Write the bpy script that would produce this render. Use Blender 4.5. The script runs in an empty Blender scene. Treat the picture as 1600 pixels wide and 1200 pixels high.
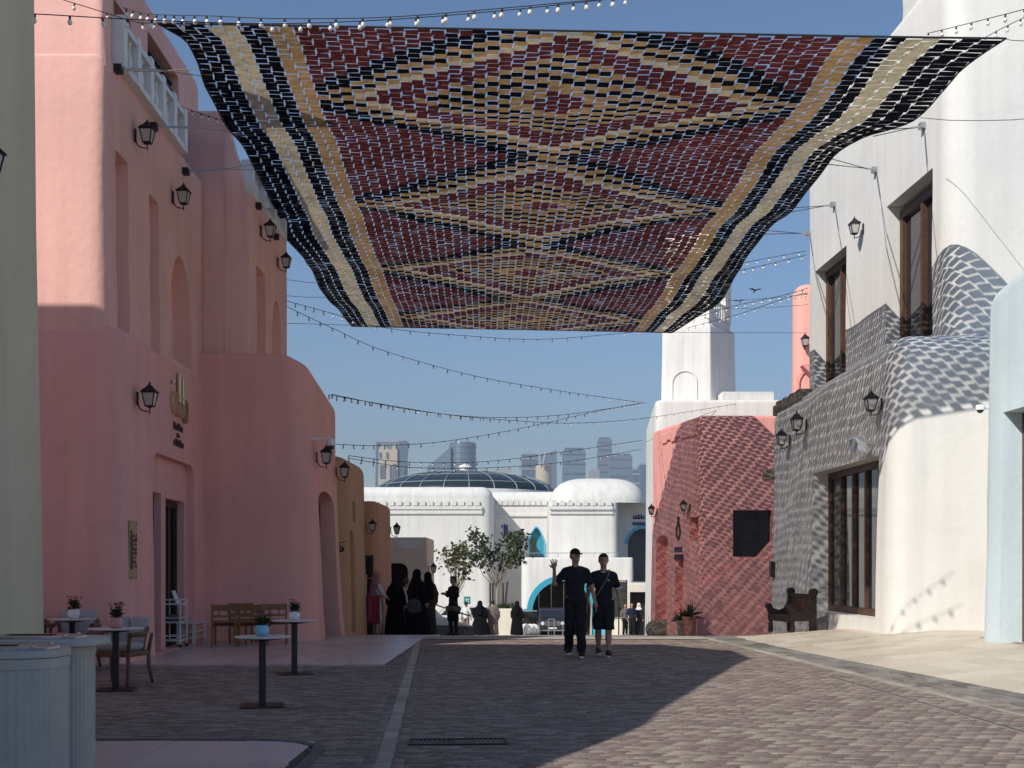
import bpy, bmesh, math, random
import numpy as np
from mathutils import Vector, Matrix

random.seed(7)
RNG = np.random.default_rng(11)
scene = bpy.context.scene
COL = scene.collection

# ---------------------------------------------------------------- camera
HC, FP, HOR = 1.5, 1900.0, 885.0          # eye height, focal length and horizon line in 1600 px units
cam_data = bpy.data.cameras.new("camera")
cam_data.sensor_width = 36.0
cam_data.sensor_fit = 'HORIZONTAL'
cam_data.lens = 36.0 * FP / 1600.0
cam_data.shift_y = (HOR - 600.0) / 1600.0
cam_data.clip_start = 0.1
cam_data.clip_end = 20000.0
cam = bpy.data.objects.new("camera", cam_data)
COL.objects.link(cam)
cam.location = (0, 0, HC)
cam.rotation_euler = (math.radians(90), 0, 0)
scene.camera = cam

# ---------------------------------------------------------------- light
SUN_DIR = Vector((0.86, 0.90, -1.0)).normalized()      # the way the light travels
world = bpy.data.worlds.new("World")
scene.world = world
world.use_nodes = True
wn = world.node_tree
bg = wn.nodes["Background"]
sky = wn.nodes.new("ShaderNodeTexSky")
sky.sky_type = 'NISHITA'
sky.sun_disc = False
sky.sun_elevation = math.asin(-SUN_DIR.z)
sky.sun_rotation = math.atan2(-SUN_DIR.x, -SUN_DIR.y) % (2 * math.pi)
sky.altitude = 0
sky.air_density = 1.0
sky.dust_density = 0.25
sky.ozone_density = 4.0
sat = wn.nodes.new("ShaderNodeHueSaturation")
sat.inputs["Saturation"].default_value = 1.08
wn.links.new(sky.outputs[0], sat.inputs["Color"])
wn.links.new(sat.outputs[0], bg.inputs[0])
bg.inputs[1].default_value = 0.108
sun_data = bpy.data.lights.new("sun", 'SUN')
sun_data.energy = 4.2
sun_data.angle = math.radians(0.4)
sun_data.color = (1.0, 0.945, 0.865)
sun = bpy.data.objects.new("sun", sun_data)
COL.objects.link(sun)
sun.rotation_euler = SUN_DIR.to_track_quat('-Z', 'Y').to_euler()
sun.location = (-30, -30, 60)

scene.view_settings.view_transform = 'Standard'
scene.view_settings.look = 'None'
scene.view_settings.exposure = 0.20
scene.view_settings.gamma = 1.0
scene.view_settings.use_curve_mapping = False
scene.render.engine = 'CYCLES'
cy = scene.cycles
cy.use_denoising = True
try:
    cy.denoiser = 'OPENIMAGEDENOISE'
except Exception:
    pass
cy.max_bounces = 6
cy.diffuse_bounces = 4
cy.glossy_bounces = 3
cy.transmission_bounces = 4
cy.transparent_max_bounces = 8
cy.volume_bounces = 0
cy.caustics_reflective = False
cy.caustics_refractive = False

# ---------------------------------------------------------------- small helpers
def gx(px, Y):
    return (px - 800.0) / FP * Y

def gzp(py, Y):
    return HC + (HOR - py) / FP * Y

def P(px, py, Y):
    return Vector((gx(px, Y), Y, gzp(py, Y)))

def clamp(v, a, b):
    return max(a, min(b, v))

def ground_z(x, y):
    z = 0.0
    if y > 26:
        z = -0.056 * (min(y, 88.0) - 26.0)
    if x > 5.0 and y < 30:
        z += 0.10 * min(x - 5.0, 3.0) * clamp((30 - y) / 5.0, 0, 1)
    return z

def tag(o, label=None, cat=None, group=None, kind=None):
    if label: o["label"] = label
    if cat: o["category"] = cat
    if group: o["group"] = group
    if kind: o["kind"] = kind
    return o

def empty(name, loc=(0, 0, 0), rz=0.0, label=None, cat=None, group=None, parent=None):
    o = bpy.data.objects.new(name, None)
    o.empty_display_size = 0.2
    COL.objects.link(o)
    o.location = loc
    o.rotation_euler = (0, 0, rz)
    if parent: o.parent = parent
    return tag(o, label, cat, group)

def link_mesh(name, me, mat=None, parent=None, loc=None):
    o = bpy.data.objects.new(name, me)
    COL.objects.link(o)
    if mat is not None and len(me.materials) == 0:
        me.materials.append(mat)
    if parent: o.parent = parent
    if loc is not None: o.location = loc
    return o

def copy_tree(o, parent=None):
    c = o.copy()
    COL.objects.link(c)
    c.parent = parent
    for ch in list(o.children):
        copy_tree(ch, c)
    return c

def finish(me, smooth):
    if smooth is True:
        me.shade_smooth()
    elif smooth:
        me.shade_smooth()
        me.set_sharp_from_angle(angle=math.radians(smooth))
    else:
        me.shade_flat()

class Frame:
    """u runs along a wall from p0 towards p1, v points out of it, z up."""
    def __init__(s, p0, p1, side=1):
        a = Vector((p0[0], p0[1])); b = Vector((p1[0], p1[1]))
        s.o = a
        s.L = (b - a).length
        s.u = (b - a).normalized()
        s.n = Vector((-s.u.y, s.u.x)) * side
        s.rz = math.atan2(s.n.y, s.n.x)
    def __call__(s, u, v, z):
        q = s.o + s.u * u + s.n * v
        return (q.x, q.y, z)
    def atpx(s, px):
        k = (px - 800.0) / FP
        return (k * s.o.y - s.o.x) / (s.u.x - k * s.u.y)
    def atY(s, Y):
        return (Y - s.o.y) / s.u.y

class Ident:
    def __call__(s, u, v, z): return (u, v, z)
ID = Ident()

class MB:
    def __init__(s):
        s.v = []; s.f = []; s.mi = []
    def add(s, verts, faces, m=0):
        n = len(s.v)
        s.v.extend([tuple(q) for q in verts])
        s.f.extend([tuple(i + n for i in f) for f in faces])
        s.mi.extend([m] * len(faces))
        return s
    def box(s, u0, u1, v0, v1, z0, z1, fr=ID, m=0):
        c = [fr(u, v, z) for z in (z0, z1) for v in (v0, v1) for u in (u0, u1)]
        return s.add(c, [(0, 2, 3, 1), (4, 5, 7, 6), (0, 1, 5, 4), (1, 3, 7, 5), (3, 2, 6, 7), (2, 0, 4, 6)], m)
    def cbox(s, c, size, fr=ID, m=0):
        return s.box(c[0] - size[0] / 2, c[0] + size[0] / 2, c[1] - size[1] / 2, c[1] + size[1] / 2,
                     c[2] - size[2] / 2, c[2] + size[2] / 2, fr, m)
    def rbox(s, u0, u1, v0, v1, z0, z1, b, fr=ID, m=0):
        """box with chamfered edges"""
        bm = bmesh.new()
        bmesh.ops.create_cube(bm, size=1.0)
        for q in bm.verts:
            q.co = Vector((u0 + (q.co.x + .5) * (u1 - u0), v0 + (q.co.y + .5) * (v1 - v0), z0 + (q.co.z + .5) * (z1 - z0)))
        bmesh.ops.bevel(bm, geom=list(bm.edges), offset=b, segments=2, affect='EDGES', profile=0.5)
        bm.verts.index_update()
        s.add([fr(*q.co) for q in bm.verts], [[w.index for w in f.verts] for f in bm.faces], m)
        bm.free()
        return s
    def tube(s, pts, r, n=8, cap=True, m=0):
        pts = [Vector(q) for q in pts]
        k = len(pts)
        rs = r if isinstance(r, (list, tuple)) else [r] * k
        vs = []; fs = []
        ref = None
        for i, q in enumerate(pts):
            t = (pts[min(i + 1, k - 1)] - pts[max(i - 1, 0)])
            if t.length < 1e-9: t = Vector((0, 0, 1))
            t.normalize()
            if ref is None:
                ref = Vector((1, 0, 0)) if abs(t.x) < 0.8 else Vector((0, 1, 0))
            a = (ref - t * ref.dot(t))
            if a.length < 1e-6:
                a = t.orthogonal()
            a.normalize(); ref = a
            b = t.cross(a)
            for j in range(n):
                th = 2 * math.pi * j / n
                vs.append(q + (a * math.cos(th) + b * math.sin(th)) * rs[i])
        for i in range(k - 1):
            for j in range(n):
                fs.append((i * n + j, i * n + (j + 1) % n, (i + 1) * n + (j + 1) % n, (i + 1) * n + j))
        if cap:
            fs.append(tuple(reversed(range(n))))
            fs.append(tuple((k - 1) * n + j for j in range(n)))
        return s.add(vs, fs, m)
    def lathe(s, prof, c=(0, 0, 0), n=20, m=0, sx=1.0, sy=1.0):
        vs = []; fs = []
        for (r, z) in prof:
            for j in range(n):
                th = 2 * math.pi * j / n
                vs.append((c[0] + r * sx * math.cos(th), c[1] + r * sy * math.sin(th), c[2] + z))
        for i in range(len(prof) - 1):
            for j in range(n):
                fs.append((i * n + j, i * n + (j + 1) % n, (i + 1) * n + (j + 1) % n, (i + 1) * n + j))
        fs.append(tuple(reversed(range(n))))
        fs.append(tuple((len(prof) - 1) * n + j for j in range(n)))
        return s.add(vs, fs, m)
    def prism(s, poly, v0, v1, fr=ID, m=0):
        """poly is a list of (u, z), extruded along v"""
        n = len(poly)
        vs = [fr(u, v0, z) for u, z in poly] + [fr(u, v1, z) for u, z in poly]
        fs = [tuple(range(n)), tuple(reversed(range(n, 2 * n)))]
        for i in range(n):
            j = (i + 1) % n
            fs.append((i, i + n, j + n, j))
        return s.add(vs, fs, m)
    def ring(s, poly_out, poly_in, v0, v1, fr=ID, m=0, closed=True):
        n = len(poly_out)
        vs = []
        for (po, pi) in zip(poly_out, poly_in):
            vs += [fr(po[0], v0, po[1]), fr(po[0], v1, po[1]), fr(pi[0], v0, pi[1]), fr(pi[0], v1, pi[1])]
        fs = []
        last = n if closed else n - 1
        for i in range(last):
            a = 4 * i; b = 4 * ((i + 1) % n)
            fs += [(a + 1, b + 1, b + 3, a + 3), (a, a + 2, b + 2, b), (a, b, b + 1, a + 1), (a + 2, a + 3, b + 3, b + 2)]
        if not closed:
            fs += [(0, 1, 3, 2), (4 * (n - 1), 4 * (n - 1) + 2, 4 * (n - 1) + 3, 4 * (n - 1) + 1)]
        return s.add(vs, fs, m)
    def mesh(s, name, smooth=None):
        me = bpy.data.meshes.new(name)
        me.from_pydata(s.v, [], s.f)
        if any(s.mi):
            me.polygons.foreach_set("material_index", s.mi)
        bm = bmesh.new(); bm.from_mesh(me)
        bmesh.ops.recalc_face_normals(bm, faces=bm.faces)
        bm.to_mesh(me); bm.free()
        finish(me, smooth)
        return me
    def build(s, name, mat, parent=None, smooth=None, loc=None):
        me = s.mesh(name, smooth)
        if isinstance(mat, (list, tuple)):
            for q in mat: me.materials.append(q)
            mat = None
        return link_mesh(name, me, mat, parent, loc)

def arch_poly(u0, u1, z0, z1, kind='round', n=10):
    """outline of an opening (u, z), counter-clockwise from bottom-left"""
    w = u1 - u0; c = (u0 + u1) / 2
    pts = [(u0, z0), (u1, z0)]
    if kind == 'flat':
        return pts + [(u1, z1), (u0, z1)]
    if kind == 'soft':
        r = min(0.3, w * 0.25)
        for i in range(6):
            a = math.pi / 2 * i / 5
            pts.append((u1 - r + r * math.cos(a), z1 - r + r * math.sin(a)))
        for i in range(6):
            a = math.pi / 2 + math.pi / 2 * i / 5
            pts.append((u0 + r + r * math.cos(a), z1 - r + r * math.sin(a)))
        return pts
    rise = w / 2 if kind == 'round' else w * 0.95
    if isinstance(kind, (int, float)): rise = kind
    zs = z1 - rise
    for i in range(n + 1):
        a = math.pi * i / n
        if kind == 'pointed':
            t = math.cos(a)
            pts.append((c + w / 2 * t, zs + rise * (1 - abs(t) ** 1.7)))
        else:
            pts.append((c + w / 2 * math.cos(a), zs + rise * math.sin(a)))
    return pts

def offset_poly(pts, d):
    """move the edges of a counter-clockwise polygon outward by d"""
    n = len(pts); out = []
    for i in range(n):
        a = Vector(pts[i - 1]); b = Vector(pts[i]); c = Vector(pts[(i + 1) % n])
        e1 = (b - a).normalized(); e2 = (c - b).normalized()
        n1 = Vector((e1.y, -e1.x)); n2 = Vector((e2.y, -e2.x))
        k = 1.0 + n1.dot(n2)
        out.append(b + (n1 + n2) * (d / max(k, 0.2)))
    return out

def round_poly(pts, radii, n=5):
    out = []
    N = len(pts)
    for i in range(N):
        a = Vector(pts[i - 1]); b = Vector(pts[i]); c = Vector(pts[(i + 1) % N])
        r = radii[i]
        e1 = (a - b); e2 = (c - b)
        l1, l2 = e1.length, e2.length
        e1.normalize(); e2.normalize()
        ang = math.acos(clamp(e1.dot(e2), -1, 1))
        t = min(r / max(math.tan(ang / 2), 1e-3), l1 * .45, l2 * .45)
        p = b + e1 * t; q = b + e2 * t
        for k in range(n + 1):
            s = k / n
            out.append(p * (1 - s) ** 2 + b * 2 * s * (1 - s) + q * s ** 2)
    return out

def adobe_mesh(plan, radii, z0, ztop, batter=0.15, rt=0.25, nz=6, wobble=0.012, seed=0):
    """soft-edged plaster block: plan is counter-clockwise (x, y), ztop a number or f(x, y)"""
    zf = ztop if callable(ztop) else (lambda x, y: ztop)
    rr = radii if isinstance(radii, (list, tuple)) else [radii] * len(plan)
    rnd = random.Random(seed)
    rings = []
    levels = [(k / nz, batter * (1 - k / nz) ** 1.6, 0) for k in range(nz + 1)]
    for k in range(1, 6):
        a = math.pi / 2 * k / 5
        levels.append((1.0, -rt * (1 - math.cos(a)), rt * math.sin(a)))
    vs = []; nper = None
    for (t, off, up) in levels:
        ring = round_poly(offset_poly(plan, off), [max(r + off, 0.02) for r in rr])
        nper = len(ring)
        for q in ring:
            top = zf(q.x, q.y) - rt
            vs.append((q.x + rnd.uniform(-wobble, wobble) * (0.3 if up else 1), q.y + rnd.uniform(-wobble, wobble) * (0.3 if up else 1),
                       z0 + (top - z0) * t + up))
    fs = []
    for i in range(len(levels) - 1):
        for j in range(nper):
            fs.append((i * nper + j, i * nper + (j + 1) % nper, (i + 1) * nper + (j + 1) % nper, (i + 1) * nper + j))
    fs.append(tuple(reversed(range(nper))))
    fs.append(tuple((len(levels) - 1) * nper + j for j in range(nper)))
    me = bpy.data.meshes.new("wall")
    me.from_pydata(vs, [], fs)
    bm = bmesh.new(); bm.from_mesh(me)
    bmesh.ops.triangulate(bm, faces=[f for f in bm.faces if len(f.verts) > 4])
    bmesh.ops.recalc_face_normals(bm, faces=bm.faces)
    bm.to_mesh(me); bm.free()
    return me

def cut(me, cutter):
    """boolean difference, evaluated straight away"""
    if cutter is None or not cutter.v:
        return me
    a = bpy.data.objects.new("tmp_a", me); COL.objects.link(a)
    b = bpy.data.objects.new("tmp_b", cutter.mesh("tmp_c")); COL.objects.link(b)
    md = a.modifiers.new("cut", 'BOOLEAN')
    md.operation = 'DIFFERENCE'; md.solver = 'EXACT'; md.object = b
    md.use_self = True
    dg = bpy.context.evaluated_depsgraph_get()
    out = bpy.data.meshes.new_from_object(a.evaluated_get(dg))
    for o in (a, b):
        m = o.data
        bpy.data.objects.remove(o); bpy.data.meshes.remove(m)
    return out

def block(name, plan, radii, z0, ztop, mat, parent, cutter=None, batter=0.15, rt=0.25, seed=0, sharp=35, wobble=0.012):
    me = adobe_mesh(plan, radii, z0, ztop, batter, rt, seed=seed, wobble=wobble)
    me = cut(me, cutter)
    finish(me, sharp)
    me.name = name
    return link_mesh(name, me, mat, parent)

# ---------------------------------------------------------------- materials
MATS = {}
def lin(r, g, b):
    f = lambda c: (c / 255 / 12.92) if c / 255 <= 0.04045 else ((c / 255 + 0.055) / 1.055) ** 2.4
    return (f(r), f(g), f(b))

def principled(name, color, rough=0.8, metal=0.0, spec=0.3, noise=0.0, nscale=4.0, bump=0.0, bscale=30.0, second=None,
               detail=6.0, coords='Object'):
    m = bpy.data.materials.new(name)
    m.use_nodes = True
    nt = m.node_tree; b = nt.nodes["Principled BSDF"]
    b.inputs["Base Color"].default_value = (*color, 1)
    b.inputs["Roughness"].default_value = rough
    b.inputs["Metallic"].default_value = metal
    b.inputs["Specular IOR Level"].default_value = spec
    if noise or bump:
        tc = nt.nodes.new("ShaderNodeTexCoord")
        geo = nt.nodes.new("ShaderNodeNewGeometry")
        src = geo.outputs["Position"] if coords == 'World' else tc.outputs["Object"]
    if noise:
        n1 = nt.nodes.new("ShaderNodeTexNoise")
        n1.inputs["Scale"].default_value = nscale
        n1.inputs["Detail"].default_value = detail
        n1.inputs["Roughness"].default_value = 0.62
        nt.links.new(src, n1.inputs["Vector"])
        r = nt.nodes.new("ShaderNodeValToRGB")
        c2 = second if second else tuple(c * (1 - noise) for c in color)
        r.color_ramp.elements[0].position = 0.3
        r.color_ramp.elements[0].color = (*c2, 1)
        r.color_ramp.elements[1].position = 0.68
        r.color_ramp.elements[1].color = (*color, 1)
        nt.links.new(n1.outputs["Fac"], r.inputs["Fac"])
        nt.links.new(r.outputs["Color"], b.inputs["Base Color"])
    if bump:
        n2 = nt.nodes.new("ShaderNodeTexNoise")
        n2.inputs["Scale"].default_value = bscale
        n2.inputs["Detail"].default_value = 5
        nt.links.new(src, n2.inputs["Vector"])
        bp = nt.nodes.new("ShaderNodeBump")
        bp.inputs["Strength"].default_value = bump
        bp.inputs["Distance"].default_value = 0.02
        nt.links.new(n2.outputs["Fac"], bp.inputs["Height"])
        nt.links.new(bp.outputs["Normal"], b.inputs["Normal"])
    MATS[name] = m
    return m

def plaster(name, color, stain=0.09, streak=0.09):
    """hand-trowelled wall paint: broad blotches, fine grain, faint vertical run-off streaks"""
    m = bpy.data.materials.new(name)
    m.use_nodes = True
    nt = m.node_tree; b = nt.nodes["Principled BSDF"]
    b.inputs["Roughness"].default_value = 0.9
    b.inputs["Specular IOR Level"].default_value = 0.15
    geo = nt.nodes.new("ShaderNodeNewGeometry")
    n1 = nt.nodes.new("ShaderNodeTexNoise"); n1.inputs["Scale"].default_value = 0.55; n1.inputs["Detail"].default_value = 7
    n1.inputs["Roughness"].default_value = 0.6
    nt.links.new(geo.outputs["Position"], n1.inputs["Vector"])
    mp = nt.nodes.new("ShaderNodeMapping"); mp.inputs["Scale"].default_value = (2.2, 2.2, 0.12)
    nt.links.new(geo.outputs["Position"], mp.inputs["Vector"])
    n2 = nt.nodes.new("ShaderNodeTexNoise"); n2.inputs["Scale"].default_value = 1.6; n2.inputs["Detail"].default_value = 5
    nt.links.new(mp.outputs["Vector"], n2.inputs["Vector"])
    def ramp(src, lo, hi, p0, p1):
        r = nt.nodes.new("ShaderNodeMapRange")
        r.inputs["From Min"].default_value = p0; r.inputs["From Max"].default_value = p1
        r.inputs["To Min"].default_value = lo; r.inputs["To Max"].default_value = hi
        nt.links.new(src, r.inputs["Value"]); return r.outputs["Result"]
    f1 = ramp(n1.outputs["Fac"], 1 - stain, 1.0, 0.32, 0.62)
    f2 = ramp(n2.outputs["Fac"], 1 - streak, 1.0, 0.30, 0.60)
    mu = nt.nodes.new("ShaderNodeMath"); mu.operation = 'MULTIPLY'
    nt.links.new(f1, mu.inputs[0]); nt.links.new(f2, mu.inputs[1])
    n4 = nt.nodes.new("ShaderNodeTexNoise"); n4.inputs["Scale"].default_value = 2.6; n4.inputs["Detail"].default_value = 9
    n4.inputs["Roughness"].default_value = 0.7
    nt.links.new(geo.outputs["Position"], n4.inputs["Vector"])
    f4 = ramp(n4.outputs["Fac"], 1.0 - stain * 0.55, 1.0, 0.34, 0.46)          # small scuffs and trowel blotches
    mu2 = nt.nodes.new("ShaderNodeMath"); mu2.operation = 'MULTIPLY'
    nt.links.new(mu.outputs[0], mu2.inputs[0]); nt.links.new(f4, mu2.inputs[1])
    hs = nt.nodes.new("ShaderNodeHueSaturation")
    hs.inputs["Color"].default_value = (*color, 1)
    nt.links.new(mu2.outputs[0], hs.inputs["Value"])
    nt.links.new(hs.outputs["Color"], b.inputs["Base Color"])
    n3 = nt.nodes.new("ShaderNodeTexNoise"); n3.inputs["Scale"].default_value = 9.0; n3.inputs["Detail"].default_value = 6
    nt.links.new(geo.outputs["Position"], n3.inputs["Vector"])
    bp = nt.nodes.new("ShaderNodeBump"); bp.inputs["Strength"].default_value = 0.24; bp.inputs["Distance"].default_value = 0.03
    nt.links.new(n3.outputs["Fac"], bp.inputs["Height"])
    nt.links.new(bp.outputs["Normal"], b.inputs["Normal"])
    MATS[name] = m
    return m

plaster('pink_plaster', (0.89, 0.52, 0.455))
plaster('rose_plaster', (0.89, 0.46, 0.42))
plaster('salmon_plaster', (0.82, 0.41, 0.34))

plaster('wing_plaster', (0.89, 0.45, 0.385))
plaster('terracotta_plaster', (0.82, 0.375, 0.325))
plaster('ochre_plaster', (0.62, 0.36, 0.21))
plaster('orange_plaster', (0.66, 0.34, 0.20))
plaster('beige_plaster', (0.70, 0.60, 0.45))
plaster('white_plaster', (0.735, 0.72, 0.68), 0.06, 0.07)
plaster('cream_plaster', (0.80, 0.74, 0.62), 0.06, 0.07)
plaster('far_white_plaster', (0.73, 0.715, 0.675), 0.07, 0.12)
plaster('pale_blue_plaster', (0.66, 0.77, 0.81), 0.07, 0.08)
principled('white_paint', (0.80, 0.79, 0.77), 0.6, noise=0.1, nscale=6)
principled('black_metal', (0.018, 0.018, 0.02), 0.5, 0.2, 0.5)
principled('lamp_metal', (0.025, 0.022, 0.022), 0.55, 0.3, 0.4, noise=0.3, nscale=20)
principled('steel', (0.45, 0.45, 0.45), 0.35, 0.9, 0.5)
principled('brown_wood', (0.115, 0.055, 0.032), 0.5, 0, 0.4, noise=0.45, nscale=7, bump=0.1, bscale=60)
principled('dark_wood', (0.045, 0.026, 0.020), 0.5, 0, 0.4, noise=0.4, nscale=9, bump=0.12, bscale=50)
principled('oak_wood', (0.33, 0.165, 0.065), 0.55, 0, 0.3, noise=0.35, nscale=9, bump=0.08, bscale=70)
principled('teak_wood', (0.20, 0.115, 0.065), 0.6, 0, 0.3, noise=0.4, nscale=11, bump=0.1, bscale=60)
principled('cushion', (0.42, 0.41, 0.42), 0.95, 0, 0.1, noise=0.12, nscale=10, bump=0.25, bscale=160)
principled('terrazzo', (0.72, 0.69, 0.67), 0.35, 0, 0.4, noise=0.35, nscale=45)
principled('bin_paint', (0.46, 0.43, 0.40), 0.5, 0.1, 0.4, noise=0.15, nscale=5, bump=0.05, bscale=80)
principled('bin_lid', (0.34, 0.32, 0.31), 0.28, 0.7, 0.5, noise=0.2, nscale=14)
principled('gold', (0.72, 0.60, 0.38), 0.35, 0.75, 0.5)
principled('brass', (0.42, 0.36, 0.20), 0.45, 0.5, 0.5, noise=0.2, nscale=15)
principled('dark_paint', (0.05, 0.035, 0.035), 0.6)
principled('skin', (0.42, 0.235, 0.16), 0.55, 0, 0.35, noise=0.12, nscale=18)
principled('hair', (0.018, 0.013, 0.011), 0.6, 0, 0.4, noise=0.4, nscale=60, bump=0.5, bscale=120)
principled('brown_hair', (0.10, 0.05, 0.03), 0.6, 0, 0.4, noise=0.4, nscale=60, bump=0.5, bscale=120)
principled('black_cloth', (0.020, 0.020, 0.024), 0.9, 0, 0.15, noise=0.4, nscale=6, bump=0.35, bscale=14)
principled('abaya_cloth', (0.007, 0.007, 0.009), 0.9, 0, 0.08, noise=0.3, nscale=5, bump=0.3, bscale=10)
principled('brown_cloth', (0.055, 0.040, 0.032), 0.9, 0, 0.15, noise=0.4, nscale=6, bump=0.3, bscale=12)
principled('grey_cloth', (0.16, 0.15, 0.15), 0.9, 0, 0.15, noise=0.3, nscale=6, bump=0.3, bscale=12)
principled('taupe_cloth', (0.19, 0.16, 0.145), 0.9, 0, 0.15, noise=0.3, nscale=6, bump=0.3, bscale=12)
principled('white_cloth', (0.72, 0.71, 0.70), 0.9, 0, 0.15, noise=0.12, nscale=6, bump=0.3, bscale=14)
principled('navy_cloth', (0.02, 0.025, 0.05), 0.9, 0, 0.15, noise=0.4, nscale=6, bump=0.3, bscale=14)
principled('shemagh_cloth', (0.55, 0.24, 0.25), 0.9, 0, 0.15, noise=0.75, nscale=40)
principled('red_cloth', (0.42, 0.06, 0.08), 0.9, 0, 0.15, noise=0.5, nscale=25, bump=0.3, bscale=14)
principled('magenta_cloth', (0.33, 0.03, 0.09), 0.9, 0, 0.15, noise=0.4, nscale=8, bump=0.3, bscale=14)
principled('purple_cloth', (0.10, 0.035, 0.13), 0.9, 0, 0.15, noise=0.4, nscale=8, bump=0.3, bscale=14)
principled('khaki_cloth', (0.26, 0.22, 0.17), 0.9, 0, 0.15, noise=0.3, nscale=8, bump=0.3, bscale=14)
principled('pattern_cloth', (0.10, 0.11, 0.11), 0.9, 0, 0.15, noise=0.85, nscale=22, bump=0.3, bscale=14)
principled('rubber_white', (0.70, 0.69, 0.66), 0.7)
principled('shoe_black', (0.012, 0.012, 0.013), 0.6)
principled('pot_white', (0.78, 0.78, 0.77), 0.4)
principled('pot_blue', (0.26, 0.50, 0.66), 0.4)
principled('pot_pink', (0.62, 0.30, 0.29), 0.5)
principled('pot_terracotta', (0.47, 0.20, 0.15), 0.8, noise=0.2, nscale=8)
principled('leaf_green', (0.045, 0.075, 0.028), 0.6, 0, 0.3, noise=0.5, nscale=5)
principled('leaf_olive', (0.10, 0.10, 0.035), 0.6, 0, 0.3, noise=0.5, nscale=3)
principled('flower_red', (0.26, 0.03, 0.06), 0.6, noise=0.4, nscale=30)
principled('bark', (0.30, 0.26, 0.21), 0.9, noise=0.35, nscale=12, bump=0.4, bscale=40)
principled('stone', (0.30, 0.26, 0.20), 0.9, noise=0.45, nscale=7, bump=0.6, bscale=14)
principled('rubble_stone', (0.22, 0.19, 0.155), 0.9, noise=0.5, nscale=9, bump=0.6, bscale=18)
principled('tile_dark', (0.10, 0.075, 0.07), 0.45, noise=0.3, nscale=6)
principled('teal_paint', (0.05, 0.36, 0.50), 0.5, noise=0.1, nscale=3)
principled('sky_blue_paint', (0.13, 0.48, 0.66), 0.5, noise=0.1, nscale=3)
principled('sign_blue', (0.035, 0.045, 0.19), 0.5)
principled('sign_green', (0.0, 0.22, 0.20), 0.5)
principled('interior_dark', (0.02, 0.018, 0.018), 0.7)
principled('curtain', (0.52, 0.47, 0.40), 0.9, noise=0.15, nscale=4)
principled('car_paint', (0.045, 0.042, 0.06), 0.25, 0.3, 0.6)
principled('car_white', (0.75, 0.75, 0.75), 0.25, 0.0, 0.6)
principled('tyre', (0.02, 0.02, 0.02), 0.85)
principled('chrome', (0.6, 0.6, 0.62), 0.2, 1.0, 0.5)
principled('headlamp', (0.75, 0.76, 0.78), 0.1, 0.1, 0.7)
principled('cable', (0.035, 0.033, 0.033), 0.7)
principled('rope', (0.42, 0.37, 0.30), 0.9)
principled('bulb', (0.80, 0.78, 0.72), 0.15, 0, 0.6)
principled('cctv', (0.78, 0.78, 0.78), 0.4)
principled('bird', (0.02, 0.02, 0.022), 0.8)
principled('bird_white', (0.45, 0.44, 0.44), 0.8)

def glass(name, tint, rough=0.04, spec=0.8):
    m = principled(name, tint, rough, 0.0, spec)
    return m
glass('window_glass', (0.018, 0.022, 0.026))
glass('dark_glass', (0.010, 0.010, 0.012))
glass('dome_glass', (0.022, 0.034, 0.042), 0.2, 0.5)
glass('lamp_glass', (0.50, 0.46, 0.43), 0.25, 0.4)
M = MATS
# ---------------------------------------------------------------- ground, street and paving
STREET_S = -0.06                     # the street leans this much to the left per metre of depth

def strip_x(y):                      # the line of pale border pavers
    return -0.97 - 0.06 * (y - 9.05)

def kerb_x(y):                       # pale line at the right edge of the brick paving
    return 5.15 - 0.085 * (y - 12.0)

ys = [-60, -20, 0, 10, 20, 26, 40, 60, 88, 120, 300, 1000, 3000, 6000]
xs = [-6000, -2000, -500, -100, -30, -10, 0, 10, 30, 100, 500, 2000, 6000]
gv = []
for y in ys:
    for x in xs:
        gv.append((x, y, (-0.056 * (min(y, 88) - 26) if y > 26 else 0.0) - 0.03))
gf = []
for j in range(len(ys) - 1):
    for i in range(len(xs) - 1):
        a = j * len(xs) + i
        gf.append((a, a + 1, a + 1 + len(xs), a + len(xs)))
mb = MB().add(gv, gf)
principled('ground_sand', (0.30, 0.26, 0.21), 0.95, noise=0.3, nscale=0.4, bump=0.2, bscale=6, coords='World')
o = mb.build('ground', M['ground_sand'])
tag(o, kind='structure')

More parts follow.
